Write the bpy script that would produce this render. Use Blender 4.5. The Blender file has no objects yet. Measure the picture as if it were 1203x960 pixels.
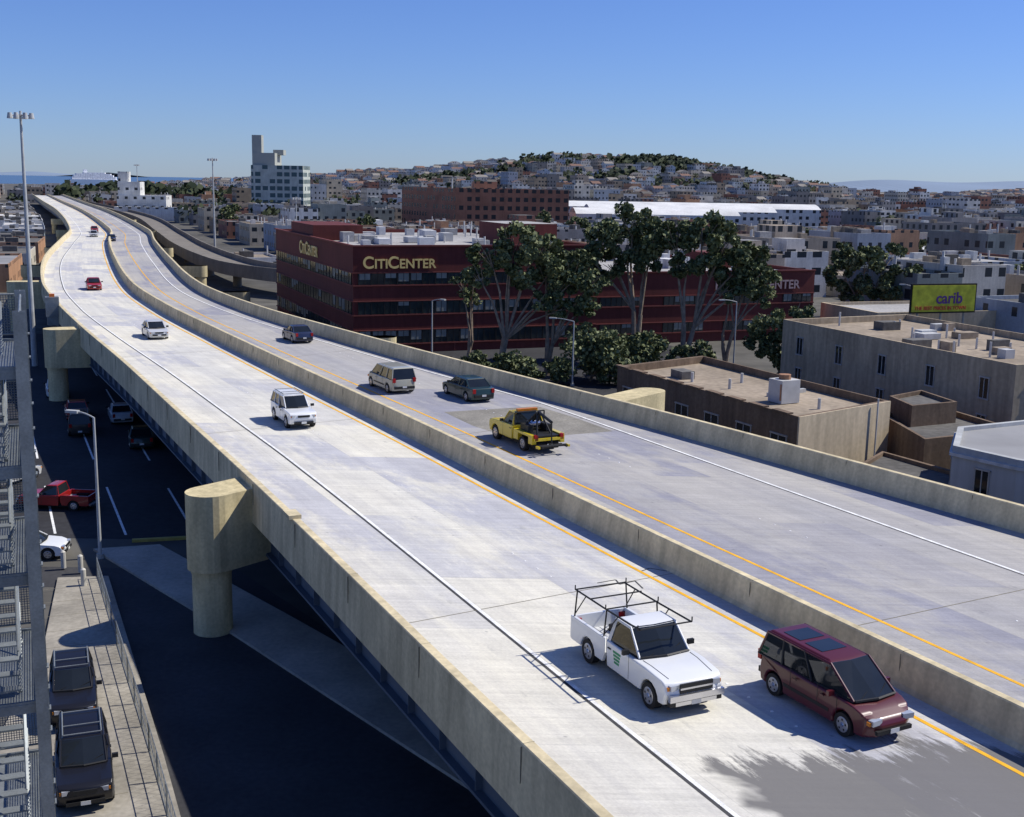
import bpy, bmesh, math, random
from mathutils import Vector, Matrix
random.seed(7)
SC=bpy.context.scene
COL=SC.collection
R_=random.random
def U_(a,b): return a+(b-a)*random.random()

# ---------------------------------------------------------------- materials
MATS={}
def mat(name,col,rough=.8,nscale=1.5,namt=.25,metal=0.,bump=0.,spec=.3,detail=6,coat=0.,fine=0.,streak=0.):
    if name in MATS: return MATS[name]
    m=bpy.data.materials.new(name); m.use_nodes=True; nt=m.node_tree; N=nt.nodes; Lk=nt.links
    b=N['Principled BSDF']; b.inputs['Roughness'].default_value=rough; b.inputs['Metallic'].default_value=metal
    b.inputs['Specular IOR Level'].default_value=spec
    b.inputs['Coat Weight'].default_value=coat; b.inputs['Coat Roughness'].default_value=.05
    tc=N.new('ShaderNodeTexCoord'); no=N.new('ShaderNodeTexNoise'); no.inputs['Scale'].default_value=nscale; no.inputs['Detail'].default_value=detail
    Lk.new(tc.outputs['Object'],no.inputs['Vector'])
    mr=N.new('ShaderNodeMapRange'); mr.inputs[1].default_value=.25; mr.inputs[2].default_value=.75
    mr.inputs[3].default_value=1-namt; mr.inputs[4].default_value=1+namt
    Lk.new(no.outputs['Fac'],mr.inputs[0])
    mx=N.new('ShaderNodeVectorMath'); mx.operation='SCALE'; mx.inputs[0].default_value=col[:3]
    Lk.new(mr.outputs[0],mx.inputs['Scale']); out=mx.outputs[0]
    def extra(out,vec,sc,amt):
        n2=N.new('ShaderNodeTexNoise'); n2.inputs['Scale'].default_value=sc; n2.inputs['Detail'].default_value=4
        Lk.new(vec,n2.inputs['Vector'])
        m2=N.new('ShaderNodeMapRange'); m2.inputs[1].default_value=.3; m2.inputs[2].default_value=.7
        m2.inputs[3].default_value=1-amt; m2.inputs[4].default_value=1+amt; Lk.new(n2.outputs['Fac'],m2.inputs[0])
        x2=N.new('ShaderNodeVectorMath'); x2.operation='SCALE'; Lk.new(out,x2.inputs[0]); Lk.new(m2.outputs[0],x2.inputs['Scale']); return x2.outputs[0]
    if fine>0: out=extra(out,tc.outputs['Object'],nscale*14,fine)
    if streak>0:
        mp=N.new('ShaderNodeMapping'); mp.inputs['Scale'].default_value=(1,1,.12); Lk.new(tc.outputs['Object'],mp.inputs[0]); out=extra(out,mp.outputs[0],2.2,streak)
    Lk.new(out,b.inputs['Base Color'])
    if bump>0:
        bp=N.new('ShaderNodeBump'); bp.inputs['Strength'].default_value=bump; bp.inputs['Distance'].default_value=.05
        Lk.new(no.outputs['Fac'],bp.inputs['Height']); Lk.new(bp.outputs[0],b.inputs['Normal'])
    MATS[name]=m; return m

def mathn(nt,op,a,b=None,c=None):
    n=nt.nodes.new('ShaderNodeMath'); n.operation=op
    for i,v in enumerate((a,b,c)):
        if v is None: continue
        if isinstance(v,(int,float)): n.inputs[i].default_value=v
        else: nt.links.new(v,n.inputs[i])
    return n.outputs[0]

def wallmat(name,col,pu=3.,pv=3.3,wu=.5,wv=.45,win=(.03,.035,.04),off=.3):
    if name in MATS: return MATS[name]
    m=mat(name,col,.85,.25,.22,fine=.08,streak=.1); nt=m.node_tree; N=nt.nodes; Lk=nt.links; b=N['Principled BSDF']
    uv=N.new('ShaderNodeUVMap'); sp=N.new('ShaderNodeSeparateXYZ'); Lk.new(uv.outputs[0],sp.inputs[0])
    fu=mathn(nt,'FRACT',mathn(nt,'DIVIDE',sp.outputs[0],pu)); fv=mathn(nt,'FRACT',mathn(nt,'DIVIDE',sp.outputs[1],pv))
    a=mathn(nt,'MULTIPLY',mathn(nt,'GREATER_THAN',fu,.5-wu/2),mathn(nt,'LESS_THAN',fu,.5+wu/2))
    c=mathn(nt,'MULTIPLY',mathn(nt,'GREATER_THAN',fv,off),mathn(nt,'LESS_THAN',fv,off+wv))
    wn=N.new('ShaderNodeTexWhiteNoise'); wn.noise_dimensions='2D'; cb=N.new('ShaderNodeCombineXYZ')
    Lk.new(mathn(nt,'FLOOR',mathn(nt,'DIVIDE',sp.outputs[0],pu)),cb.inputs[0]); Lk.new(mathn(nt,'FLOOR',mathn(nt,'DIVIDE',sp.outputs[1],pv)),cb.inputs[1]); Lk.new(cb.outputs[0],wn.inputs['Vector'])
    k=mathn(nt,'GREATER_THAN',wn.outputs['Value'],.18)
    msk=mathn(nt,'MULTIPLY',mathn(nt,'MULTIPLY',a,c),k)
    src=b.inputs['Base Color'].links[0].from_socket
    mx=N.new('ShaderNodeMix'); mx.data_type='RGBA'; Lk.new(msk,mx.inputs[0]); Lk.new(src,mx.inputs[6]); mx.inputs[7].default_value=(*win,1)
    Lk.new(mx.outputs[2],b.inputs['Base Color'])
    Lk.new(mathn(nt,'SUBTRACT',.85,mathn(nt,'MULTIPLY',msk,.6)),b.inputs['Roughness'])
    return m

# ---------------------------------------------------------------- mesh builder
class MB:
    def __init__(s): s.v=[];s.f=[];s.m=[];s.mats=[];s.uv={}
    def mi(s,m):
        if m not in s.mats: s.mats.append(m)
        return s.mats.index(m)
    def face(s,pts,m,uv=None):
        i=len(s.v); s.v+= [tuple(p) for p in pts]; s.f.append(tuple(range(i,i+len(pts)))); s.m.append(s.mi(m))
        if uv: s.uv[len(s.f)-1]=uv
    def add(s,vs,fs,m):
        i=len(s.v); s.v+=[tuple(p) for p in vs]; k=s.mi(m)
        for f in fs: s.f.append(tuple(a+i for a in f)); s.m.append(k)
    def box(s,c,sz,m,rz=0.):
        hx,hy,hz=sz[0]/2,sz[1]/2,sz[2]/2; vs=[]
        cr,sr=math.cos(rz),math.sin(rz)
        for z in(-hz,hz):
            for x,y in((-hx,-hy),(hx,-hy),(hx,hy),(-hx,hy)):
                vs.append(Vector((x*cr-y*sr,x*sr+y*cr,z))+Vector(c))
        s.add(vs,[(3,2,1,0),(4,5,6,7),(0,1,5,4),(1,2,6,5),(2,3,7,6),(3,0,4,7)],m)
    def cyl(s,p,q,r1,r2,m,n=8,caps=True):
        p=Vector(p);q=Vector(q);d=(q-p)
        if d.length<1e-6:return
        d.normalize(); a=d.orthogonal().normalized(); b=d.cross(a); vs=[]
        for c,r in((p,r1),(q,r2)):
            for i in range(n):
                t=2*math.pi*i/n; vs.append(c+a*(r*math.cos(t))+b*(r*math.sin(t)))
        fs=[(i,(i+1)%n,n+(i+1)%n,n+i) for i in range(n)]
        if caps: fs+= [tuple(range(n-1,-1,-1)),tuple(range(n,2*n))]
        s.add(vs,fs,m)
    def prism(s,poly,z0,z1,mw,mr,parapet=0.):
        n=len(poly)
        A=sum(poly[i][0]*poly[(i+1)%n][1]-poly[(i+1)%n][0]*poly[i][1] for i in range(n))
        if A<0: poly=poly[::-1]
        for i in range(n):
            a=poly[i];b=poly[(i+1)%n]
            s.face([(a[0],a[1],z0),(b[0],b[1],z0),(b[0],b[1],z1),(a[0],a[1],z1)],mw)
        if parapet>0:
            cx=sum(p[0] for p in poly)/n;cy=sum(p[1] for p in poly)/n
            inn=[]
            for p in poly:
                d=Vector((cx-p[0],cy-p[1])); l=d.length; d=d/l*min(.4,l*.1); inn.append((p[0]+d.x,p[1]+d.y))
            for i in range(n):
                a=poly[i];b=poly[(i+1)%n];c=inn[(i+1)%n];d=inn[i]
                s.face([(a[0],a[1],z1),(b[0],b[1],z1),(c[0],c[1],z1),(d[0],d[1],z1)],mw)
                s.face([(d[0],d[1],z1),(c[0],c[1],z1),(c[0],c[1],z1-parapet),(d[0],d[1],z1-parapet)],mw)
            s.face([(p[0],p[1],z1-parapet) for p in inn],mr)
        else: s.face([(p[0],p[1],z1) for p in poly],mr)
    def obj(s,name,parent=None,smooth=False,loc=None,rz=None):
        me=bpy.data.meshes.new(name); me.from_pydata(s.v,[],s.f); 
        for m in s.mats: me.materials.append(m)
        me.polygons.foreach_set('material_index',s.m)
        ul=me.uv_layers.new(name='UVMap').data
        for k,p in enumerate(me.polygons):
            cu=s.uv.get(k)
            if cu:
                for j,li in enumerate(p.loop_indices): ul[li].uv=cu[j]
            else:
                n=p.normal
                if abs(n.z)>.7:
                    for li,vi in zip(p.loop_indices,p.vertices): ul[li].uv=(s.v[vi][0],s.v[vi][1])
                else:
                    t=Vector((-n.y,n.x)); t.normalize()
                    for li,vi in zip(p.loop_indices,p.vertices):
                        q=s.v[vi]; ul[li].uv=(q[0]*t.x+q[1]*t.y,q[2])
        if smooth: me.polygons.foreach_set('use_smooth',[True]*len(me.polygons))
        o=bpy.data.objects.new(name,me); COL.objects.link(o)
        if parent: o.parent=parent
        if loc is not None: o.location=loc
        if rz is not None: o.rotation_euler=(0,0,rz)
        return o
def empty(name,loc=(0,0,0),rz=0.):
    e=bpy.data.objects.new(name,None); e.empty_display_size=.5; COL.objects.link(e); e.location=loc; e.rotation_euler=(0,0,rz); return e
def text(name,body,size,pos,xd,nd,m,parent,ext=.04,align='LEFT'):
    cu=bpy.data.curves.new(name,'FONT'); cu.body=body; cu.size=size; cu.extrude=ext; cu.align_x=align; cu.offset=.02*size
    cu.materials.append(m); o=bpy.data.objects.new(name,cu); COL.objects.link(o)
    X=Vector(xd).normalized();Z=Vector(nd).normalized();Y=Z.cross(X)
    M=Matrix((X,Y,Z)).transposed().to_4x4(); M.translation=Vector(pos); o.parent=parent
    if parent: o.matrix_basis=parent.matrix_basis.inverted()@M
    else: o.matrix_basis=M
    return o

# ---------------------------------------------------------------- base materials
GLASS=mat('window_glass',(.016,.020,.024),.03,.6,.4,spec=.45)
GLASSB=mat('facade_glass',(.03,.04,.04),.12,.35,.6,spec=.6)
CONC=mat('barrier_concrete',(.60,.51,.32),.9,.5,.18,bump=.15,fine=.10,streak=.18)
CONCG=mat('grey_concrete',(.40,.39,.35),.9,.5,.2,bump=.1,fine=.1,streak=.12)
RAMPC=mat('ramp_concrete',(.20,.18,.15),.9,.3,.25,fine=.1,streak=.12)
COLM=mat('column_concrete',(.58,.49,.28),.9,.5,.2,bump=.1,fine=.12,streak=.18)
STEELB=mat('girder_paint',(.10,.13,.17),.6,.5,.15)
GALV=mat('galvanised_steel',(.25,.27,.27),.5,1.3,.25,metal=.4,fine=.12)
DARK=mat('dark_rubber',(.02,.02,.02),.8,4,.2)
WHITE=mat('road_paint_white',(.80,.80,.77),.7,3,.25,fine=.3)
YEL=mat('road_paint_yellow',(.80,.42,.02),.7,3,.2,fine=.2)
SEAL=mat('joint_sealant',(.06,.06,.06),.8,3,.3)
SEAM=mat('concrete_seam',(.20,.18,.13),.9,3,.3)
ASPH=mat('asphalt',(.045,.045,.047),.9,.3,.25,bump=.1,fine=.15)
SIDEW=mat('sidewalk_concrete',(.30,.275,.225),.9,.35,.3,bump=.05,fine=.15)

# ---------------------------------------------------------------- road alignment
KY=[-30,0,23,49,67,85,104,125,150,195,250,300,450,600,800]
KL=[28.5,13.8,2.3,-10.2,-19.1,-28.0,-37.7,-48.0,-59.3,-76.5,-94.5,-111,-171,-235,-320]
KC=[43.4,28.2,16.6,3.1,-6.2,-15.8,-25.8,-36.6,-48,-65,-84.5,-101,-161,-225,-310]
KR=[72,53,38.7,21.8,10.2,-2.0,-14.4,-27.2,-39.5,-56,-75.0,-91.5,-151,-215,-300]
def herm(K,y):
    y=max(KY[0],min(KY[-1],y)); i=0
    while i<len(KY)-2 and y>KY[i+1]: i+=1
    def sl(j):
        if j==0: return (K[1]-K[0])/(KY[1]-KY[0])
        if j==len(K)-1: return (K[-1]-K[-2])/(KY[-1]-KY[-2])
        return (K[j+1]-K[j-1])/(KY[j+1]-KY[j-1])
    h=KY[i+1]-KY[i]; t=(y-KY[i])/h
    a=2*t**3-3*t*t+1;b=t**3-2*t*t+t;c=-2*t**3+3*t*t;d=t**3-t*t
    return a*K[i]+b*h*sl(i)+c*K[i+1]+d*h*sl(i+1)
def LX(y): return herm(KL,y)
def CX(y): return herm(KC,y)
def RX(y): return herm(KR,y)
def zdeck(y): return 5.8
def ys(a,b):
    o=[];y=a
    while y<b:
        o.append(y); y+= 2. if y<150 else (5. if y<320 else 12.)
    o.append(b); return o
YS=ys(-25,795)
def nrm(fn,y):
    d=Vector((fn(y+1)-fn(y-1),2.)).normalized(); return Vector((d.y,-d.x)),d
SA=[0.]
for i in range(1,len(YS)): SA.append(SA[-1]+math.hypot(YS[i]-YS[i-1],CX(YS[i])-CX(YS[i-1])))
def s_at(y):
    for i in range(len(YS)-1):
        if YS[i]<=y<=YS[i+1]: return SA[i]+(SA[i+1]-SA[i])*(y-YS[i])/(YS[i+1]-YS[i])
def sweep(mb,fn,prof,m,a=-25,b=795):
    rows=[]
    for i,y in enumerate(YS):
        if y<a or y>b: continue
        n,_=nrm(fn,y); x=fn(y)
        rows.append((SA[i],[Vector((x+n.x*o,y+n.y*o,z)) for o,z in prof]))
    for (s0,r0),(s1,r1) in zip(rows,rows[1:]):
        for j in range(len(prof)-1):
            w=prof[j][0]*1.+prof[j][1]; w2=prof[j+1][0]+prof[j+1][1]
            mb.face([r0[j],r0[j+1],r1[j+1],r1[j]],m,[(s0,w),(s0,w2),(s1,w2),(s1,w)])

def deckmat(name,gain,overlay):
    m=bpy.data.materials.new(name); m.use_nodes=True; nt=m.node_tree;N=nt.nodes;Lk=nt.links;b=N['Principled BSDF']
    b.inputs['Roughness'].default_value=.85; b.inputs['Specular IOR Level'].default_value=.25
    uv=N.new('ShaderNodeUVMap')
    def mapn(sx,sy,ox=0,oy=0):
        mp=N.new('ShaderNodeMapping'); mp.inputs['Scale'].default_value=(sx,sy,1); mp.inputs['Location'].default_value=(ox,oy,0); Lk.new(uv.outputs[0],mp.inputs[0]); return mp.outputs[0]
    def noise(vec,sc,de=5,ro=.6):
        n=N.new('ShaderNodeTexNoise'); n.inputs['Scale'].default_value=sc; n.inputs['Detail'].default_value=de; n.inputs['Roughness'].default_value=ro; Lk.new(vec,n.inputs['Vector']); return n.outputs['Fac']
    def ramp(x,a,bb,c,d):
        r=N.new('ShaderNodeMapRange'); r.inputs[1].default_value=a;r.inputs[2].default_value=bb;r.inputs[3].default_value=c;r.inputs[4].default_value=d; Lk.new(x,r.inputs[0]); return r.outputs[0]
    def mixc(f,a,c,bl='MIX'):
        x=N.new('ShaderNodeMix'); x.data_type='RGBA'; x.blend_type=bl
        if isinstance(f,float): x.inputs[0].default_value=f
        else: Lk.new(f,x.inputs[0])
        for i,v in ((6,a),(7,c)):
            if isinstance(v,tuple): x.inputs[i].default_value=(*v,1)
            else: Lk.new(v,x.inputs[i])
        return x.outputs[2]
    br=N.new('ShaderNodeTexBrick'); br.inputs['Scale'].default_value=1.; br.inputs['Brick Width'].default_value=9.; br.inputs['Row Height'].default_value=3.7; br.inputs['Mortar Size'].default_value=.012
    br.inputs['Color1'].default_value=(0,0,0,1);br.inputs['Color2'].default_value=(1,1,1,1);br.inputs['Mortar'].default_value=(.5,.5,.5,1); br.offset=.37; br.inputs['Mortar Smooth'].default_value=.1
    Lk.new(mapn(1,1,3,1.2),br.inputs['Vector'])
    sepc=N.new('ShaderNodeSeparateColor'); Lk.new(br.outputs['Color'],sepc.inputs[0])
    big=noise(mapn(.05,.16),1.,3)
    col=mixc(ramp(big,.38,.62,0,1),(.66,.63,.53),(.57,.555,.50))
    soft=noise(mapn(.11,.28,5,5),1.,6,.7)
    patch=mathn(nt,'MULTIPLY',ramp(sepc.outputs[0],.45,.60,0,1),ramp(soft,.42,.54,0,1))
    col=mixc(mathn(nt,'MULTIPLY',patch,.85),col,(.43,.43,.455))
    lite=ramp(noise(mapn(.16,.5,15,2),1.,7,.72),.58,.68,0,.6)
    col=mixc(lite,col,(.72,.69,.59))
    st=noise(mapn(.05,2.0),1.,5)
    col=mixc(1.0,col,mixc(ramp(st,.3,.7,0,1),(.88,.88,.90),(1.05,1.05,1.03)),'MULTIPLY')
    bl=noise(mapn(.5,.6),1.,8,.7)
    col=mixc(1.0,col,mixc(ramp(bl,.3,.7,0,1),(.87,.87,.87),(1.08,1.08,1.07)),'MULTIPLY')
    ti=noise(mapn(5.,.25),1.,3)
    col=mixc(1.0,col,mixc(ramp(ti,.3,.7,0,1),(.90,.90,.90),(1.07,1.07,1.07)),'MULTIPLY')
    fi=noise(mapn(4,4),3.,4,.7)
    col=mixc(1.0,col,mixc(ramp(fi,.3,.7,0,1),(.88,.88,.88),(1.08,1.08,1.08)),'MULTIPLY')
    sp=noise(mapn(.35,.9,9,2),1.4,6,.7)
    col=mixc(ramp(sp,.62,.70,0,.4),col,(.26,.26,.25))
    vo=N.new('ShaderNodeTexVoronoi'); vo.inputs['Scale'].default_value=.9; Lk.new(mapn(1,1),vo.inputs['Vector'])
    col=mixc(ramp(vo.outputs['Distance'],.03,.06,.5,0),col,(.12,.12,.12))
    col=mixc(mathn(nt,'MULTIPLY',br.outputs['Fac'],.22),col,(.16,.16,.15))
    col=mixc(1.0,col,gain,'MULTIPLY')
    sx=N.new('ShaderNodeSeparateXYZ'); Lk.new(uv.outputs[0],sx.inputs[0])
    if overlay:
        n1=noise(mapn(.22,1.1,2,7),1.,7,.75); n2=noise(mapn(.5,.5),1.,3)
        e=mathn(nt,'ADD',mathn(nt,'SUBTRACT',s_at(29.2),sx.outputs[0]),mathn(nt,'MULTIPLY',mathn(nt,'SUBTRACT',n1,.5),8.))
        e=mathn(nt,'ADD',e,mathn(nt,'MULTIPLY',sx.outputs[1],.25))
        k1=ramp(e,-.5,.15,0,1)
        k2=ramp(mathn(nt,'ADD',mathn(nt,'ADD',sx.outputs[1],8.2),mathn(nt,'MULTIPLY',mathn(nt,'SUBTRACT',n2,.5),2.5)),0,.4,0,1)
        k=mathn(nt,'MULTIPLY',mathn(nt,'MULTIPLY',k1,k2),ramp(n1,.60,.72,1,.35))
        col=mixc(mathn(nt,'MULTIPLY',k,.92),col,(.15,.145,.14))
    Lk.new(col,b.inputs['Base Color'])
    bp=N.new('ShaderNodeBump'); bp.inputs['Strength'].default_value=.12; bp.inputs['Distance'].default_value=.03; Lk.new(fi,bp.inputs['Height']); Lk.new(bp.outputs[0],b.inputs['Normal'])
    return m
DECK=deckmat('bridge_deck_concrete',(1.13,1.13,1.14),True)
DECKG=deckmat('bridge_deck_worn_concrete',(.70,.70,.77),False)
OVERB=mat('brown_overlay',(.24,.225,.19),.9,.6,.25,bump=.1,fine=.2)

fw=empty('elevated_freeway')
mb=MB()
for i in range(len(YS)-1):
    y0,y1=YS[i],YS[i+1]
    for fa,fb,mt in((LX,CX,DECK),(CX,RX,DECKG)):
        for k in range(4):
            def P(y,t): return (fa(y)*(1-t)+fb(y)*t,y,zdeck(y))
            t0,t1=k/4,(k+1)/4
            pts=[P(y0,t0),P(y0,t1),P(y1,t1),P(y1,t0)]
            mb.face(pts,mt,[(SA[i],(pts[0][0]-CX(y0))*.88),(SA[i],(pts[1][0]-CX(y0))*.88),(SA[i+1],(pts[2][0]-CX(y1))*.88),(SA[i+1],(pts[3][0]-CX(y1))*.88)])
    mb.face([(LX(y1),y1,4.95),(RX(y1),y1,4.95),(RX(y0),y0,4.95),(LX(y0),y0,4.95)],CONCG)
mb.obj('deck',fw)
mb=MB(); sweep(mb,LX,[(.30,5.8),(.17,6.76),(.13,6.8),(-.14,6.8),(-.17,6.77),(-.22,4.92),(.1,4.93)],CONC); mb.obj('outer_parapet',fw)
mb=MB(); sweep(mb,CX,[(-.38,5.8),(-.30,5.95),(-.16,6.82),(-.12,6.86),(.12,6.86),(.16,6.82),(.30,5.95),(.38,5.8)],CONC); mb.obj('median_barrier',fw)
mb=MB(); sweep(mb,RX,[(-.35,5.8),(-.17,6.86),(-.13,6.9),(.13,6.9),(.17,6.86),(.22,4.92),(-.1,4.93)],CONC); mb.obj('parapet',fw)
mb=MB()
for fn,o in((LX,.75),(CX,-4.),(CX,0.),(CX,4.),(RX,-.75)):
    sweep(mb,fn,[(o-.25,4.95),(o-.25,4.85),(o-.03,4.85),(o-.03,3.3),(o-.3,3.3),(o-.3,3.2),(o+.3,3.2),(o+.3,3.3),(o+.03,3.3),(o+.03,4.95)],STEELB)
y=-20
while y<200:
    n,d=nrm(LX,y); x=LX(y); a=math.atan2(d.y,d.x)
    mb.box((x+n.x*.62,y+n.y*.62,4.08),(.03,.24,1.5),STEELB,a); y+=2.4
mb.obj('steel_girders',fw)
mb=MB()
y=-10
while y<160:
    for fn,zt in((LX,6.803),(RX,6.903),(CX,6.863)):
        n,d=nrm(fn,y); x=fn(y)
        a_=math.atan2(d.y,d.x)
        mb.box((x,y,zt-.02),(.014,.30,.04),SEAM,a_)
        mb.box((x-n.x*(.20 if fn!=CX else .235),y-n.y*(.2 if fn!=CX else .235),zt-.55),(.014,.03,.95),SEAM,a_)
    y+=6.1
mb.obj('barrier_joints',fw)
mb=MB()
n,d=nrm(LX,45.7); mb.box((LX(45.7)-.05,45.7,6.87),(.9,.5,.16),CONC,math.atan2(d.y,d.x)); mb.obj('parapet_block',fw)
def line(mb,fn,o,w,m,a,b,z): 
    rows=[]
    for i,y in enumerate(YS):
        if y<a or y>b: continue
        n,_=nrm(fn,y); x=fn(y); oo=o(y) if callable(o) else o
        rows.append((Vector((x+n.x*(oo-w/2),y+n.y*(oo-w/2),z)),Vector((x+n.x*(oo+w/2),y+n.y*(oo+w/2),z))))
    for r0,r1 in zip(rows,rows[1:]): mb.face([r0[0],r0[1],r1[1],r1[0]],m)
mb=MB()
lo=lambda y: 3.65 if y<60 else max(2.5,3.65-(y-60)*.018)
line(mb,LX,lambda y:lo(y)-.12,.10,SEAL,-25,300,5.8045); line(mb,LX,lo,.13,WHITE,-25,700,5.807)
line(mb,CX,-1.36,.15,YEL,-25,700,5.807)
line(mb,CX,3.15,.15,YEL,-25,700,5.807)
ro=lambda y: min(11.8,(RX(y)-CX(y))*.88-2.0)
line(mb,CX,ro,.14,WHITE,-25,700,5.807)
line(mb,CX,lambda y:ro(y)-.14,.06,SEAL,-25,200,5.8045)
mb.obj('lane_lines',fw)
mb=MB()
y=8.
while y<170:
    for k in range(4):
        yy=y+k*.9
        for fn,o in((CX,-4.7),(CX,7.4)):
            n,_=nrm(fn,yy); mb.cyl((fn(yy)+n.x*o,yy+n.y*o,5.8),(fn(yy)+n.x*o,yy+n.y*o,5.815),.05,.04,WHITE,6)
    y+=12.
mb.obj('lane_dots',fw)
mb=MB()
for y in (39.5,68,96,122,150,180):
    for fa,fb in((LX,CX),(CX,RX)):
        a=Vector((fa(y-3)+.3,y-3,5.806)); b=Vector((fb(y+ (3 if fa==LX else 5))-.3,y+(3 if fa==LX else 5),5.806)); d=(b-a).normalized(); 
        a+=d*.2; p=Vector((-d.y,d.x,0))*.02
        mb.face([a-p,b-p,b+p,a+p],SEAM)
def squig(pts):
    for a,b in zip(pts,pts[1:]):
        a=Vector((*a,5.8065));b=Vector((*b,5.8065));d=(b-a).normalized();p=Vector((-d.y,d.x,0))*.03; mb.face([a-p,b-p,b+p,a+p],SEAL)
squig([(3.2,41.2),(3.9,41.6),(4.0,41.1),(4.6,41.5),(4.8,40.7)]); squig([(4.9,42.6),(5.3,43.0),(5.9,42.7)])
mb.obj('expansion_joints',fw)
mb=MB(); pp=[]
for (y,o) in((63.2,5.),(63.,11.3),(67.,11.3),(70.5,11.),(71.,4.6),(67,4.4)):
    n,_=nrm(CX,y); pp.append((CX(y)+n.x*o,y+n.y*o,5.8028))
mb.face(pp,OVERB)
mb.obj('asphalt_patch',fw)
def bent(yc_l,xl,xr,yr,w=2.1,zl=6.45,zr=4.9):
    mb=MB(); a=Vector((xl,yc_l));b=Vector((xr,yr)); d=(b-a).normalized(); n=Vector((-d.y,d.x))
    def half(a,d,n,zt,fn,sgn):
        poly=[]
        for k in range(13):
            t=math.pi/2+math.pi*k/12; poly.append(a+d*(w/2*math.cos(t))+n*(w/2*math.sin(t)))
        def ext(p):
            for _ in range(60):
                if sgn*(p.x-fn(p.y))>-.16: break
                p=p+d*.1
            return p
        q1=ext(a-n*w/2+d*.1);q2=ext(a+n*w/2+d*.1)
        mb.prism([tuple(p) for p in poly]+[tuple(q1),tuple(q2)],4.9,zt,COLM,COLM)
        e=a+d*4
        mb.prism([tuple(p) for p in poly]+[tuple(e-n*w/2),tuple(e+n*w/2)],3.0,4.9,COLM,COLM)
        return e
    e=half(a,d,n,zl,LX,1)
    e2=half(b,-d,-n,zr,RX,-1)
    mb.prism([tuple(e-n*(w/2-.01)),tuple(e2-n*(w/2-.01)),tuple(e2+n*(w/2-.01)),tuple(e+n*(w/2-.01))],3.0,4.9,COLM,COLM)
    mid=(a+b)/2
    for p in(a,b,mid): mb.cyl((p.x,p.y,-.1),(p.x,p.y,3.02),.86,.86,COLM,28)
    for p in(a,b): mb.cyl((p.x,p.y,2.8),(p.x,p.y,3.04),.9,.9,COLM,28)
    return mb.obj('bridge_column')
bent(50.6,-13.2,9.2,78.8,zr=6.45)
bent(105.5,-40.8,-12.5,116.)
bent(152,-63.6,-36.5,160)
bent(200,-81.5,-54,206,zl=4.9)
bent(250,-97,-74,256,zl=4.9)
bent(330,-125,-101,336,zl=4.9)
bent(410,-157,-132,416,zl=4.9)
bent(14,4.6,45,36,zl=4.9)

mb=MB(); rp=[(-330,860),(-205,600),(-142,460),(-98,340),(-77,282),(-60,240),(-47,215),(-30,200),(0,192),(40,195)]
rpd=[]
for i in range(len(rp)-1):
    for k in range(6):
        t=k/6; p0=Vector(rp[max(0,i-1)]);p1=Vector(rp[i]);p2=Vector(rp[i+1]);p3=Vector(rp[min(len(rp)-1,i+2)])
        rpd.append(.5*((2*p1)+(p2-p0)*t+(2*p0-5*p1+4*p2-p3)*t*t+(3*p1-p0-3*p2+p3)*t**3))
def sweep2(mb,pts,prof,m):
    rows=[]
    for i,p in enumerate(pts):
        d=(pts[min(i+1,len(pts)-1)]-pts[max(i-1,0)]).normalized(); n=Vector((-d.y,d.x))
        rows.append([(p.x+n.x*o,p.y+n.y*o,z) for o,z in prof])
    for r0,r1 in zip(rows,rows[1:]):
        for j in range(len(prof)-1): mb.face([r0[j],r0[j+1],r1[j+1],r1[j]],m)
sweep2(mb,rpd,[(3.6,2.6),(3.6,4.9),(3.3,4.9),(3.25,3.9),(-3.25,3.9),(-3.3,4.9),(-3.6,4.9),(-3.6,2.6),(3.6,2.6)],RAMPC)
for i in range(4,len(rpd),5): mb.cyl((rpd[i].x,rpd[i].y,-.1),(rpd[i].x,rpd[i].y,2.6),.8,.8,RAMPC,12)
mb.obj('freeway_ramp')

# ---------------------------------------------------------------- terrain
HG=[(95,1320,150,260,34),(-20,1450,120,220,19),(-170,1500,120,220,19),(-330,1700,130,250,14),(235,1400,110,230,18),(350,1550,110,260,10),(760,1700,160,300,13),(950,2100,220,300,18)]
def hz(x,y):
    h=0
    for cx,cy,sx,sy,a in HG: h+=a*math.exp(-((x-cx)/sx)**2-((y-cy)/sy)**2)
    if y>600: h+= .6*math.sin(x*.02)*math.sin(y*.015)*min(1,(y-600)/300)
    if y>900: h+= 1.6*math.sin(x*.043+1)*math.sin(y*.021)*min(1,h/15)
    if y>2300 and x<-.13*y+60:
        h-= min(8,(y-2300)*.05)*min(1,(-.13*y+60-x)/60)
    return h
gx=[-9000,-5000,-3000,-2000,-1500]+[(-1200+i*40) for i in range(70)]+[1700,2100,3000,5000,9000]
gy=[-300,0,300,600]+[640+i*40 for i in range(46)]+[2550,2700,3000,4000,6000,9000,14000]
GR=mat('ground_asphalt_and_dirt',(.10,.095,.082),.95,.02,.4,fine=.3)
verts=[(x,y,hz(x,y)) for y in gy for x in gx]; nx=len(gx)
fs=[(j*nx+i,j*nx+i+1,(j+1)*nx+i+1,(j+1)*nx+i) for j in range(len(gy)-1) for i in range(nx-1)]
mb=MB(); mb.add(verts,fs,GR); mb.obj('ground')
WAT=mat('bay_water',(.03,.07,.12),.25,.01,.2,spec=.5)
mb=MB(); mb.face([(-16000,2200,-1.5),(6000,2200,-1.5),(6000,20000,-1.5),(-16000,20000,-1.5)],WAT); mb.obj('water')
HAZE=mat('distant_hills_haze',(.20,.26,.34),1.,.0008,.12)  # blue-grey distance haze painted into the base colour of the far hills
mb=MB()
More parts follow.
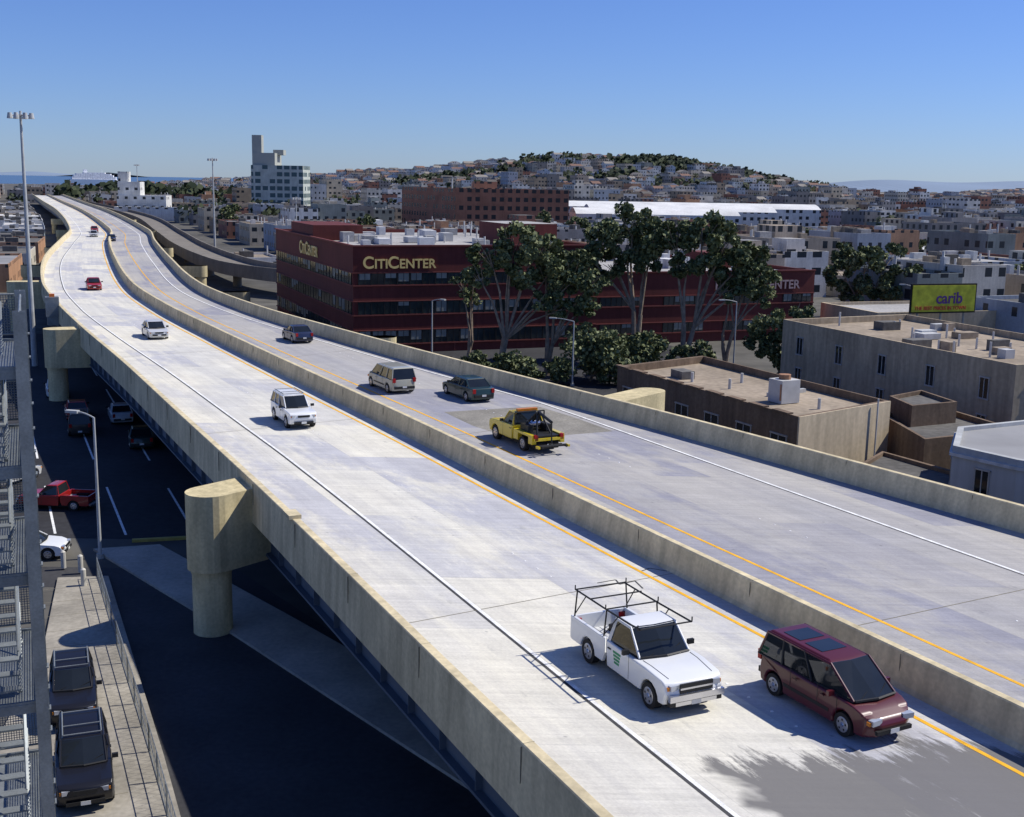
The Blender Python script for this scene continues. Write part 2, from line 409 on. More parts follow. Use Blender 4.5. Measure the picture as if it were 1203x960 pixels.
def ridge(x0,x1,y,fn,depth=1500,n=60):
    xs=[x0+(x1-x0)*i/n for i in range(n+1)]; v=[];
    for x in xs: v+=[(x,y-depth,-3),(x,y,fn(x)),(x,y+depth,-3)]
    mb.add(v,[(3*i+k,3*i+3+k,3*i+4+k,3*i+1+k) for i in range(n) for k in(0,1)],HAZE)
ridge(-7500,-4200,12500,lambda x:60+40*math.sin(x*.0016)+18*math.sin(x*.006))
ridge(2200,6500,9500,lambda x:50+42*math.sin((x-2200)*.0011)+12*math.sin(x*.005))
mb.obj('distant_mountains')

# ---------------------------------------------------------------- street level, left side
def sheet(name,pts,z,m,kerb=False):
    mb=MB()
    if kerb: mb.prism(pts,-.02,z,m,m)
    else: mb.face([(x,y,z) for x,y in pts],m)
    return mb.obj(name)
LOT=mat('parking_asphalt',(.033,.033,.036),.9,.15,.3,fine=.2)
sheet('parking_lot',[(-75,64),(-10,64),(30,20),(60,20),(20,150),(-80,150)],.004,LOT)
sheet('street',[(-60,59),(-14,59),(22,10),(-6,10),(-21,56),(-60,54)],.008,ASPH)
sheet('sidewalk',[(-22.6,57),(-20.2,57.4),(-11.9,38.5),(-6.2,25),(-1,13),(-17,13),(-17,33),(-19.5,47)],.13,SIDEW,True)
LSW=mat('path_concrete',(.42,.38,.31),.9,.35,.25,fine=.12)
sheet('concrete_path',[(-22.5,61.8),(-19.2,62.8),(-10,52.2),(2.6,37.4),(14,24),(12,22.5),(0,35.3),(-12,49.8)],.13,LSW,True)
mb=MB()
for i in range(-3,12):
    x=-26-i*4.; 
    for yy in(70,88,106,124):
        a=Vector((x-(yy-70)*.45+2,yy));b=a+Vector((2.3,-5.2))
        d=(b-a).normalized();n=Vector((-d.y,d.x))*.07
        mb.face([(*(a-n),.012),(*(b-n),.012),(*(b+n),.012),(*(a+n),.012)],WHITE)
        b=a+Vector((-2.3,5.2)); mb.face([(*(a+n),.012),(*(b+n),.012),(*(b-n),.012),(*(a-n),.012)],WHITE)
for i in range(5):
    x=-27-i*1.2;mb.face([(x,55+i*.1,.014),(x+.6,55+i*.1,.014),(x+.9,58.5,.014),(x+.3,58.5,.014)],WHITE)
mb.obj('parking_lines')
mb=MB(); mb.box((-19.,64.,.08),(4.,.25,.16),mat('kerb_paint',(.45,.36,.1),.8,2,.2),.25); mb.obj('kerb')
mb=MB()
for k in range(22):
    y=55-k*1.8; x0=-20.9+(57-y)*.44-1.; 
    mb.box((x0-2.,y,.1315),(4.2,.03,.004),SEAM,.375)
mb.obj('sidewalk_seams')

def fence(name,pts,h=1.1,step=2.):
    mb=MB()
    for a,b in zip(pts,pts[1:]):
        a=Vector(a);b=Vector(b);L=(b-a).length;n=max(1,int(L/step))
        for i in range(n+1):
            p=a+(b-a)*i/n; mb.cyl((p.x,p.y,.1),(p.x,p.y,.1+h),.035,.035,GALV,6)
        for z in(.15,.1+h*.5,.1+h): mb.cyl((a.x,a.y,z),(b.x,b.y,z),.018,.018,GALV,5)
        k=int(L/.35)
        for i in range(k):
            p=a+(b-a)*i/k;q=a+(b-a)*(i+1)/k
            mb.cyl((p.x,p.y,.15),(q.x,q.y,.1+h),.006,.006,GALV,3,False);mb.cyl((q.x,q.y,.15),(p.x,p.y,.1+h),.006,.006,GALV,3,False)
    return mb.obj(name)
fence('chain_link_fence',[(-20.6,57.),(-16.8,48.4),(-12.5,38.8),(-7.,26.2)])
POLE=mat('lamp_pole_paint',(.42,.43,.42),.5,1.3,.15)
def street_lamp(p,h,arm):
    mb=MB();x,y=p
    mb.cyl((x,y,0),(x,y,.25),.22,.2,CONCG,10);mb.cyl((x,y,.2),(x,y,h),.1,.06,POLE,10)
    a=Vector(arm); pr=Vector((x,y,h))
    for k in range(1,6):
        t=k/5; q=Vector((x+a.x*t,y+a.y*t,h+.25*math.sin(t*math.pi/2))); mb.cyl(pr,q,.045,.04,POLE,8); pr=q
    mb.box(pr+Vector((a.x,a.y,0)).normalized()*.3,(.7,.28,.14),POLE,math.atan2(a.y,a.x))
    return mb.obj('street_lamp')
street_lamp((-21.7,60.6),7.6,(-.9,.2))
for p,h in(((-50.5,124.4),26.2),((-77.5,310),24.7),((-175,560),25),((-60.,330),15)):
    mb=MB();x,y=p; mb.cyl((x,y,0),(x,y,h),.30,.12,POLE,12)
    mb.cyl((x,y,h-.5),(x,y,h-.35),.35,.35,POLE,12)
    for k in range(8):
        t=2*math.pi*k/8; qx,qy=x+1.1*math.cos(t),y+1.1*math.sin(t)
        mb.cyl((x,y,h-.45),(qx,qy,h-.45),.05,.05,POLE,6); mb.cyl((qx,qy,h-.75),(qx,qy,h-.2),.30,.2,POLE,10); 
    mb.obj('high_mast_light')
for p,h,a in (((24.5,131),7.5,(-1.5,-.6)),((6.,118),6.5,(-1.8,.4)),((-9,131),7,(1,-.8)),((50,150),8,(-1,0))): street_lamp(p,h,a)
mb=MB(); mb.box((LX(122)-.8,122,6.6),(1.3,1.2,2.),GALV,.4); mb.box((LX(122)-.8,122,7.75),(.5,.5,.3),mat('orange_light',(.6,.15,.03),.5),.4); mb.box((LX(122)-.8,122,5.2),(1.1,1.,1.),GALV,.4); mb.obj('signal_cabinet')
mb=MB(); mb.cyl((-24.4,58.5,0),(-24.4,58.5,2.6),.04,.04,GALV,6); mb.box((-24.4,58.46,2.4),(.6,.03,.7),mat('sign_white',(.7,.7,.68),.5)); mb.obj('street_sign')
for q in ((-20.9,55.9),(-22.9,58.6),(-21.8,58)):
    mb=MB(); mb.cyl((*q,.1),(*q,.95),.13,.13,mat('bollard_paint',(.5,.48,.42),.6),10); mb.cyl((*q,.95),(*q,1.02),.13,.05,MATS['bollard_paint'],10); mb.obj('bollard')

# ---------------------------------------------------------------- steel walkway tower at left
st=empty('steel_stair_tower'); mb=MB()
e1=Vector((.927,.375));e2=Vector((-.375,.927))
o=Vector((-12.45,30.))
def Q(u,v,z): p=o+e1*u+e2*v; return Vector((p.x,p.y,z))
a1=math.atan2(e1.y,e1.x)
for (u,v) in((0,0),(-3.2,0),(0,-5),(-3.2,-5)):
    for du,dv,sx,sy in((0,.11,.26,.02),(0,-.11,.26,.02),(0,0,.02,.2)):
        c=Q(u+du,v+dv,8.5); mb.box(c,(sx,sy,17.2),GALV,a1)
LV=[1.4,4.75,8.2,11.25,13.7,15.9]
for z in LV:
    mb.box(Q(-1.6,-2.5,z-.1),(3.1,4.9,.08),GALV,a1)
    for (c,sz) in((Q(-1.6,-.12,z-.14),(3.2,.08,.28)),(Q(-1.6,-4.9,z-.14),(3.2,.08,.28)),(Q(-.02,-2.5,z-.14),(.08,4.7,.28))): mb.box(c,sz,GALV,a1)
for z0,z1 in zip(LV,LV[1:]):
    mb.cyl(Q(-3.2,.0,z0),Q(-.1,.0,z1-.3),.035,.035,GALV,6)
    for k in range(4): mb.box(Q(0,0,z0+.5+k*.6),(.34,.3,.03),GALV,a1)
mb.obj('frame',st)
mb=MB()
for z in LV:
    for (A,B) in((Q(-3.2,.0,z),Q(-.14,.0,z)),(Q(0,-.2,z),Q(0,-4.8,z))):
        L=(B-A).length; d=(B-A)/L
        for zz in(.1,1.1): mb.cyl(A+Vector((0,0,zz)),B+Vector((0,0,zz)),.03,.03,GALV,6)
        n=int(L/.065)
        for i in range(n+1):
            p=A+d*(L*i/n); mb.cyl(p+Vector((0,0,.1)),p+Vector((0,0,1.1)),.011,.011,GALV,3,False)
        for k in range(1,15): mb.cyl(A+Vector((0,0,.1+k*.067)),B+Vector((0,0,.1+k*.067)),.010,.010,GALV,3,False)
mb.obj('mesh_railings',st)
mb=MB()
for z0,z1 in zip(LV,LV[1:]):
    for k in range(12):
        t=k/12; mb.box(Q(-1.0,-4.3+t*3.4,z0+(z1-z0)*t+.1),(1.1,.28,.04),GALV,a1)
    mb.cyl(Q(-.45,-4.3,z0),Q(-.45,-.9,z1),.05,.05,GALV,6); mb.cyl(Q(-1.55,-4.3,z0),Q(-1.55,-.9,z1),.05,.05,GALV,6)
    mb.cyl(Q(-.45,-4.3,z0+1),Q(-.45,-.9,z1+1),.03,.03,GALV,6)
mb.obj('stairs',st)

# ---------------------------------------------------------------- red building
RED=mat('red_stucco',(.125,.030,.025),.8,.12,.22,fine=.06,streak=.12)
REDL=mat('red_trim',(.19,.055,.045),.8,.3,.15)
ROOFG=mat('gravel_roof',(.36,.35,.33),.95,.2,.25,fine=.2)
ROOFW=mat('white_roof',(.66,.66,.64),.9,.1,.2,fine=.1)
HVAC=mat('hvac_metal',(.5,.5,.48),.6,1.,.2)
GOLD=mat('gold_letters',(.80,.60,.22),.5,2,.1)
cb=empty('red_office_building'); O=Vector((-18.5,137.))
def W(u,v,z=0): p=O+e1*u+e2*v; return Vector((p.x,p.y,z))
def rect(u0,v0,u1,v1): return [tuple(W(u0,v0)[:2]),tuple(W(u1,v0)[:2]),tuple(W(u1,v1)[:2]),tuple(W(u0,v1)[:2])]
mb=MB()
mb.prism(rect(0,0,31,46),0,12.5,RED,ROOFG,.5)
mb.prism(rect(31,0,63.5,34),0,9.1,RED,ROOFG,.5)
mb.prism(rect(.3,22,7,36),11.9,14.0,RED,RED); mb.prism(rect(22,8,29,18),11.9,14.8,RED,ROOFG)
mb.prism(rect(55,12,61,20),8.6,10.6,RED,RED)
for _ in range(26):
    u,v=U_(4,28),U_(4,40); mb.box(W(u,v,12.4),(U_(.8,2.6),U_(.8,2.6),U_(.6,1.8)),random.choice([HVAC,ROOFW,ROOFG]),a1)
for _ in range(18):
    u,v=U_(2,30),U_(2,42); mb.cyl(W(u,v,12),W(u,v,U_(12.8,14)),.12,.12,HVAC,6)
for _ in range(18):
    u,v=U_(34,60),U_(4,30); mb.box(W(u,v,9.1),(U_(.8,2.6),U_(.8,2.6),U_(.6,1.8)),random.choice([HVAC,ROOFW]),a1)
mb.obj('walls_and_roof',cb)
mb=MB()
bands=[(8.05,9.35),(4.6,6.05),(1.15,2.65)]
BLIND=mat('window_blind',(.24,.25,.22),.6,.5,.3)
def wallwin(A,dirv,nv,length,bands,step,skip=lambda s,b:False,gl=GLASSB):
    ang=math.atan2(dirv.y,dirv.x)
    for bi,(z0,z1) in enumerate(bands):
        s=.6
        while s+step<length:
            if not skip(s,bi):
                c=A+dirv*(s+step/2)+nv*.015
                mb.box((c.x,c.y,(z0+z1)/2),(step-.12,.05,z1-z0),gl,ang)
                if R_()<.35:
                    hh=U_(.3,.9)*(z1-z0); c3=A+dirv*(s+step/2)+nv*.03; mb.box((c3.x,c3.y,z1-hh/2),(step-.3,.05,hh-.02),BLIND,ang)
                mb.box((c.x,c.y,(z0+z1)/2),(.05,.12,z1-z0-.02),DARK,ang)
                c2=A+dirv*s+nv*.03; mb.box((c2.x,c2.y,(z0+z1)/2),(.10,.14,z1-z0+.04),DARK,ang)
            s+=step
        c=A+dirv*(length/2)+nv*.05
        for zz,hh in((z0-.1,.14),(z1+.08,.1)): mb.box((c.x,c.y,zz),(length+.1,.16,hh),REDL,ang)
    k=0
    while k<length:
        c=A+dirv*k+nv*.01; mb.box((c.x,c.y,bands[-1][0]/2),(.12,.12,bands[-1][0]-.3),REDL,ang); k+=6.2
A=Vector(W(0,0)[:2])
wallwin(A,e1,-e2,31,bands,1.55)
wallwin(A,e2,-e1,46,bands,1.55)
wallwin(Vector(W(31,0)[:2]),e1,-e2,32.5,[(4.9,6.),(1.4,2.6)],1.5,lambda s,b:(int(s/1.5)%6)>3)
c=W(15.5,-.05,12.52);mb.box(c,(31.3,.3,.18),REDL,a1); c=W(-.05,23,12.52); mb.box(c,(.3,46.3,.18),REDL,a1)
c=W(47.,-.05,9.12);mb.box(c,(33,.3,.16),REDL,a1)
mb.obj('windows',cb)
def caps(pos,xd,nd,sz,pre):
    X=Vector(xd).normalized(); x=0
    for s,k in (("C",1.),("ITI",.78),("C",1.),("ENTER",.78)):
        o=text(pre,s,sz*k*1.35,Vector(pos)+X*x,xd,nd,GOLD,cb,.06)
        bpy.context.view_layer.update(); x+=o.dimensions.x+.12
caps(W(1.1,-.12,9.95),(*e1,0),(*(-e2),0),1.42,'sign_letters')
caps(W(-.12,28.5,10.1),(*(-e2),0),(*(-e1),0),1.75,'sign_letters')
text('sign_letters','FASHION CENTER',1.6,W(48,-.12,6.75),(*e1,0),(*(-e2),0),mat('pale_letters',(.42,.30,.28),.7),cb,.05)

# ---------------------------------------------------------------- near right buildings
def facade_windows(mb,a,b,z0,z1,n,w,m=GLASS,fr=None):
    a=Vector(a);b=Vector(b);d=(b-a);L=d.length;d/=L; nv=Vector((d.y,-d.x)); ang=math.atan2(d.y,d.x)
    fr=fr or mat('window_frame',(.4,.38,.34),.7)
    for i in range(n):
        s=L*(i+.5)/n; c=a+d*s
        mb.box((c.x+nv.x*.01,c.y+nv.y*.01,(z0+z1)/2),(w,.06,z1-z0),m,ang)
        for dz,hh in((z1+.05,.1),(z0-.06,.12)): mb.box((c.x+nv.x*.04,c.y+nv.y*.04,dz),(w+.25,.14,hh),fr,ang)
        for sx in(-w/2-.04,w/2+.04,0): mb.box((c.x+d.x*sx+nv.x*.03,c.y+d.y*sx+nv.y*.03,(z0+z1)/2),(.07,.1,z1-z0-.01),fr,ang)
BROWN=mat('brown_brick',(.17,.12,.08),.9,.3,.25,bump=.1,fine=.15,streak=.2)
TANB=mat('tan_stucco',(.56,.46,.31),.9,.25,.15,fine=.08,streak=.15)
TAR=mat('tar_roof',(.12,.115,.105),.95,.15,.35,fine=.25)
TANR=mat('tan_roof',(.30,.245,.18),.95,.15,.35,fine=.2)
RUST=mat('rusty_metal',(.30,.16,.09),.8,1.5,.5)
b1=[(8.8,99),(19.1,77.8),(27.2,84.5),(17,106)]
mb=MB(); mb.prism(b1,0,5.0,BROWN,TANR,.6)
mb.prism([(19.12,77.74),(27.26,84.46),(27.18,84.54),(19.04,77.82)],0,5.003,TANB,TANB)
facade_windows(mb,(8.8,99),(19.1,77.8),1.6,3.4,6,1.6)
mb.box((20.,86.5,5.3),(1.7,1.5,1.7),HVAC,.5); mb.cyl((20,86.5,6.15),(20,86.5,6.5),.45,.45,RUST,10); mb.box((20,85.75,5.3),(1.2,.05,1.2),RUST,.5)
for q in((17,92),(18.5,95),(22,84),(14.5,95)): mb.cyl((*q,4.4),(*q,5.2),.12,.12,HVAC,8)
mb.box((21,90,4.55),(4,.3,.3),HVAC,.6); mb.box((14,97,4.7),(1.2,1.8,.7),TAR,.4)
for k in range(9):
    t=k/9+.03; p=Vector(b1[0]).lerp(Vector(b1[1]),t); mb.box((p.x+.1,p.y,5.05),(.5,1.7,.1),BROWN,math.atan2(-21.2,10.3)+math.pi/2)
mb.cyl((25.9,83.,0),(25.9,83,5.4),.06,.06,HVAC,6)
mb.obj('brown_warehouse')
b2=[(27,119),(38.4,90),(53,96),(41.5,126)]
mb=MB(); TAN2=mat('beige_stucco',(.40,.325,.22),.9,.2,.22,fine=.1,streak=.2)
mb.prism(b2,0,7.0,TAN2,TANR,.6)
facade_windows(mb,b2[0],b2[1],3.9,5.5,5,.9); facade_windows(mb,b2[0],b2[1],1.,2.5,5,.9)
facade_windows(mb,b2[1],b2[2],3.9,5.5,4,1.); facade_windows(mb,b2[1],b2[2],1.,2.5,4,1.)
for _ in range(30):
    t,s=U_(.06,.94),U_(.1,.9); p=Vector(b2[0])*(1-t)*(1-s)+Vector(b2[1])*t*(1-s)+Vector(b2[2])*t*s+Vector(b2[3])*(1-t)*s
    if R_()<.6: mb.cyl((p.x,p.y,6.4),(p.x,p.y,U_(7,7.8)),.10,.10,HVAC,8)
    else: mb.box((p.x,p.y,6.7),(U_(.6,2.2),U_(.6,1.8),U_(.5,1.3)),random.choice([HVAC,TAR,TANR]),.4)
mb.obj('beige_apartment_building')
GREYW=mat('pale_grey_siding',(.42,.43,.42),.8,.3,.15,streak=.1)
b3=[(26.6,70.2),(29.,66.6),(33.5,63.5),(47,70),(41,82),(29.,76)]
mb=MB(); mb.prism(b3,0,4.9,GREYW,mat('grey_roof',(.28,.28,.28),.9,.2,.2),.25)
CW=mat('cornice_white',(.55,.55,.53),.8)
mb.prism([(x+(x-36)*.02,y+(y-71)*.02) for x,y in b3],4.3,4.5,CW,CW)
for a,b in zip(b3,b3[1:]+b3[:1]): facade_windows(mb,a,b,2.3,3.8,max(1,int((Vector(a)-Vector(b)).length/2.3)),.85)
mb.box((36,74,5.1),(1,1,1),HVAC); mb.obj('grey_house')
mb=MB(); mb.prism([(20.5,72.5),(25.6,66),(28.5,74.5),(25.5,80)],0,2.3,BROWN,TAR,.25); mb.obj('low_shed')
mb=MB(); mb.prism([(28,79),(36,83),(33,93),(27.7,88)],0,3.4,BROWN,TAR,.4); mb.prism([(29,85),(33,87),(32,92),(28.6,89)],3.,4.6,BROWN,TAR,.3); mb.obj('low_shed')
mb=MB(); BY=mat('billboard_vinyl',(.50,.50,.04),.6,1.2,.35); 
c=Vector((54,150,6.6))
mb.box(c,(9.4,.25,3.3),BY,.32); mb.box(c+Vector((0,.1,0)),(9.8,.2,3.7),DARK,.32)
for s in(-3.5,0,3.5): mb.cyl((54+s*.95,150.6+s*.32,0),(54+s*.95,150.6+s*.32,6),.15,.15,GALV,8)
bo=mb.obj('billboard'); dx=Vector((math.cos(.32),math.sin(.32),0)); nv=Vector((dx.y,-dx.x,0))
text('billboard_text','carib',2.0,c-dx*1.2+nv*.16+Vector((0,0,-.6)),dx,nv,mat('purple_ink',(.12,.05,.2),.6),bo,.02)
text('billboard_text','THE BEST PRICES IN TOWN',.62,c-dx*4.3+nv*.16+Vector((0,0,-1.4)),dx,nv,mat('ink_red',(.5,.06,.04),.6),bo,.02)
mb=MB(); mb.prism([(46,150.5),(66,157),(62,170),(42,163)],0,4.6,TANB,ROOFG,.4); mb.obj('shop_building')

# ---------------------------------------------------------------- landmarks
PAL=[(.50,.46,.38),(.62,.61,.57),(.40,.33,.25),(.30,.28,.26),(.48,.41,.30),(.27,.13,.09),(.34,.37,.40),(.55,.51,.43),(.20,.19,.18),(.60,.58,.53),(.42,.24,.14),(.33,.26,.18),(.22,.24,.22)]
WM=[wallmat('city_wall_%d'%i,c,U_(2.4,3.6),3.2,U_(.35,.6),U_(.35,.5)) for i,c in enumerate(PAL)]
RM=[ROOFG,ROOFW,TAR,TANR,mat('roof_grey',(.26,.26,.26),.95,.1,.3),mat('roof_pale',(.48,.47,.45),.95,.1,.25),TAR]
def rr(cx,cy,w,d,a=None):
    a=a1 if a is None else a; c,s=math.cos(a),math.sin(a)
    return [(cx+x*c-y*s,cy+x*s+y*c) for x,y in((-w/2,-d/2),(w/2,-d/2),(w/2,d/2),(-w/2,d/2))]
mb=MB(); BRK=wallmat('brick_warehouse_wall',(.36,.16,.095),3.4,3.6,.55,.5,(.035,.03,.03))
P0=Vector((-25.,500.)); f=Vector((.985,.17)); g=Vector((-.42,.9))
pl=[tuple(P0),tuple(P0+f*48),tuple(P0+f*48+g*66),tuple(P0+g*66)]
mb.prism(pl,0,17.,BRK,ROOFG,.8); q=P0+f*24+g*30
mb.box((q.x,q.y,18),(10,8,4),BRK,.2); mb.cyl((q.x-14,q.y,16),(q.x-14,q.y,21),.3,.3,HVAC,8)
mb.obj('brick_warehouse')
mb=MB(); GT=wallmat('pale_concrete_grid',(.46,.49,.43),4.2,4.,.75,.6,(.05,.10,.11),.2)
PC=mat('pale_concrete',(.38,.39,.34),.9,.1,.1)
X0=-160+5; Y0=700
mb.prism(rr(X0+17,Y0+12,30,24,.0),0,27,GT,ROOFG,1.); mb.prism(rr(X0+9,Y0+12,13,20,0),26,34,PC,ROOFG,.5)
mb.prism(rr(X0+5,Y0+6,5.5,6,0),0,44,PC,PC); mb.prism(rr(X0+16,Y0+14,6,8,0),33,36,PC,ROOFG)
mb.obj('power_station_building')
mb=MB(); WH=wallmat('white_plaster_wall',(.62,.61,.56),4,4,.35,.3)
mb.prism(rr(-172,560,22,14,.1),0,11,WH,ROOFW,.4); mb.prism(rr(-178,560,10,10,.1),10,17,WH,ROOFW,.3); mb.prism(rr(-181,560,4.5,6,.1),16,21.5,WH,ROOFW)
mb.prism(rr(-165,545,30,8,.1),0,6,WH,ROOFW,.3)
mb.obj('white_silo_building')
for (cx,cy,w,d,h,zz) in((62,540,74,18,7,2.5),(78,575,90,18,8,2.5),(112,610,80,20,9,2.5),(45,600,60,20,9,2.5)):
    mb=MB(); c,s=math.cos(.12),math.sin(.12)
    mb.prism(rr(cx,cy,w,d,.12),0,h,WM[1],ROOFW)
    n=10
    def rp_(x,t): yy=(t-.5)*d; z=h+zz*math.sin(math.pi*t); return (cx+x*c-yy*s,cy+x*s+yy*c,z)
    for i in range(n):
        mb.face([rp_(-w/2,i/n),rp_(w/2,i/n),rp_(w/2,(i+1)/n),rp_(-w/2,(i+1)/n)],ROOFW)
    for x in(-w/2,w/2): mb.face([rp_(x,i/n) for i in range(n+1)],WM[1])
    mb.obj('market_shed')
mb=MB(); SW=mat('ship_white',(.8,.81,.82),.5,.05,.05); sx,sy=0,0
def shiploop(z,k,x0=-62,x1=62): return [(sx+x0,sy-9*k,z),(sx+x1*.75,sy-9*k,z),(sx+x1,sy,z),(sx+x1*.75,sy+9*k,z),(sx+x0,sy+9*k,z)]
l0=shiploop(-1.5,.8);l1=shiploop(8,1.)
for i in range(5): mb.face([l0[i],l0[(i+1)%5],l1[(i+1)%5],l1[i]],SW)
mb.face(l1,SW)
for k,(x0,x1,z0,z1) in enumerate(((-58,46,8,14),(-54,40,14,18.5),(-48,34,18.5,22),(-30,20,22,24.5))): mb.prism([(sx+x0,sy-8),(sx+x1,sy-8),(sx+x1+4,sy),(sx+x1,sy+8),(sx+x0,sy+8)],z0,z1,wallmat('ship_cabins',(.75,.75,.77),4,3.,.5,.3,(.2,.22,.26)),SW)
mb.box((sx-25,sy,28),(9,5,8),SW); mb.cyl((sx+15,sy,24),(sx+15,sy,33),.5,.3,SW,6)
mb.obj('cruise_ship',loc=(-1040,3000,0),rz=.55)

# ---------------------------------------------------------------- city fabric
def blocked(x,y,r=14):
    if y<800:
        rm=12 if y>=235 else 30
        if LX(y)-r-(1 if y>160 else 10)<x<RX(y)+r+rm: return True
        if y<245 and x<-10: 
            if x>LX(y)-r-10: return True
    p=Vector((x,y))-O; u,v=p.dot(e1),p.dot(e2)
    if -r-2<u<64+r and -r-8<v<46+r: return True
    if 475<y<590 and -68<x<38: return True
    if -172<x<-112 and 670<y<740: return True
    if -205<x<-145 and 510<y<600: return True
    if 10<x<170 and 505<y<640: return True
    if y<175 and x<66: return True
    return False
cnt=0
big=MB()
for i in range(-55,70):
    for j in range(4,66):
        cu=24.; cv=22.
        base=e1*(i*cu+ (i//4)*8)+e2*(j*cv+(j//3)*8)
        x,y=base.x+U_(-2,2),base.y+U_(-2,2)
        if y<100 or y>1250: continue
        if abs(x)>y*.46+25: continue
        if blocked(x,y): continue
        if R_()<.05: continue
        h=random.choice([4,4.5,5.5,6,6.5,7,8,9,9.5,10.5])
        if x<0: h*=.8
        if y>350 and R_()<.08: h=U_(11,15)
        if y<240: h=min(h,8)
        if 330<y<520 and -.14*y<x<.32*y: h=min(h,U_(4,6.5))
        if y>700: h*=1.1
        z0=hz(x,y)
        if z0>8 and R_()<.7: continue
        w,d=U_(16,24),U_(14,21)
        def one(mb,x,y,w,d,h,z0,det=True):
            wm=random.choice(WM)
            mb.prism(rr(x,y,w,d),z0-3 if z0>1 else 0,z0+h,wm,random.choice(RM),.5)
            if det:
                if R_()<.3: mb.prism(rr(x+U_(-2,2),y+U_(-2,2),w*U_(.3,.5),d*U_(.3,.5)),z0+h-.5,z0+h+U_(1.5,3),wm,random.choice(RM))
                for _ in range(random.randint(2,9)):
                    px,py=x+U_(-w*.35,w*.35),y+U_(-d*.35,d*.35); t=R_()
                    if t<.6: mb.box((px,py,z0+h),(U_(.8,3.),U_(.8,3),U_(.8,2.4)),random.choice([HVAC,TAR,TANR,ROOFG]),a1)
                    else: mb.cyl((px,py,z0+h-.5),(px,py,z0+h+U_(.6,2)),.2,.2,HVAC,6)
        if y<430:
            mb=MB()
            if R_()<.6:
                p=Vector((x,y)); k=w*.25
                one(mb,*(p-e1*k),w*.48,d,h,z0); one(mb,*(p+e1*k),w*.48,d*U_(.7,1),h*U_(.75,1.15),z0)
            else: one(mb,x,y,w,d,h,z0)
            mb.obj('city_building'); cnt+=1
        else:
            p=Vector((x,y)); k=w*.25
            one(big,*(p-e1*k),w*.48,d,h,z0,R_()<.5); one(big,*(p+e1*k),w*.48,d*U_(.7,1),h*U_(.6,1.3),z0,R_()<.4)
big.obj('distant_city_buildings')
y=215
while y<700:
    n,d=nrm(LX,y); ang=math.atan2(d.y,d.x)-math.pi/2; w=U_(10,16); dd=U_(22,30); h=U_(3.5,4.8)
    mb=MB(); cx=LX(y)-5-w/2; wm=random.choice(WM); mb.prism(rr(cx-2,y,w,dd,ang),0,h,wm,random.choice(RM),.4)
    for _ in range(5): mb.box((cx-2+U_(-4,4),y+U_(-9,9),h),(U_(1,3),U_(1,3),U_(.8,2)),random.choice([HVAC,TAR]),ang)
    mb.obj('industrial_shed'); y+=dd+6
HP=[(.62,.60,.54),(.52,.46,.37),(.38,.37,.36),(.36,.24,.17),(.46,.50,.52),(.56,.47,.34)]
HM=[wallmat('house_wall_%d'%i,c,2.6,3.,.4,.38) for i,c in enumerate(HP)]
HR=[mat('house_roof_a',(.12,.11,.10),.9,.2,.2),mat('house_roof_b',(.25,.23,.2),.9,.2,.2),mat('house_roof_c',(.20,.12,.09),.9,.2,.2)]
mb=MB(); c0=0; tries=0
while c0<3000 and tries<40000:
    tries+=1
    x=U_(-520,1050); y=U_(950,2000); z=hz(x,y)
    if z<3 : continue
    if (x-150)**2/50**2+(y-1250)**2/45**2<1: continue
    c0+=1; a=random.choice([a1,a1+math.pi/2])+U_(-.1,.1); w,d,h=U_(6,11),U_(8,13),U_(4.5,8)
    wm=random.choice(HM); poly=rr(x,y,w,d,a); mb.prism(poly,z-4,z+h,wm,random.choice(HR))
    if R_()<.5:
        A,B,C,D=[Vector((*p,z+h)) for p in poly]; m1=(A+B)/2+Vector((0,0,2)); m2=(C+D)/2+Vector((0,0,2)); r=random.choice(HR)
        mb.face([B,C,m2,m1],r);mb.face([D,A,m1,m2],r);mb.face([A,B,m1],wm);mb.face([C,D,m2],wm)
mb.obj('hillside_houses')

# ---------------------------------------------------------------- vegetation
LEAF=[mat('leaves_dark',(.050,.068,.028),.8,3,.3),mat('leaves_mid',(.115,.14,.055),.7,3,.3),mat('leaves_light',(.20,.22,.10),.7,3,.3)]
LEAFD=[mat('woodland_dark',(.022,.035,.016),.8,3,.3),mat('woodland_mid',(.045,.06,.025),.8,3,.3)]
BARK=mat('eucalyptus_bark',(.28,.22,.16),.9,2,.4)
def leaves(mb,c,r,n,s,flat=.8):
    c=Vector(c)
    subs=[]
    for _ in range(10):
        d=Vector((random.gauss(0,1),random.gauss(0,1),random.gauss(0,1))).normalized(); subs.append((c+Vector((d.x*r*.8,d.y*r*.8,d.z*r*.75*flat)),r*U_(.22,.46),U_(-.3,.3)))
    for _ in range(n):
        cc,rad,tone=random.choice(subs)
        d=Vector((random.gauss(0,1),random.gauss(0,1),random.gauss(0,1))).normalized()*(rad*R_()**.4)
        p=cc+Vector((d.x,d.y,d.z*flat))
        a=Vector((random.gauss(0,1),random.gauss(0,1),random.gauss(0,.7)-.5)).normalized()
        b=a.orthogonal().normalized(); b=(Matrix.Rotation(R_()*6.28,3,a)@b)
        l=s*U_(.7,1.5); w=l*.42
        q=R_()+tone
        k=0 if q<.30 else (1 if q<.62 else 2)
        mb.face([p-a*l*.5,p+b*w,p+a*l*.6,p-b*w],LEAF[k])
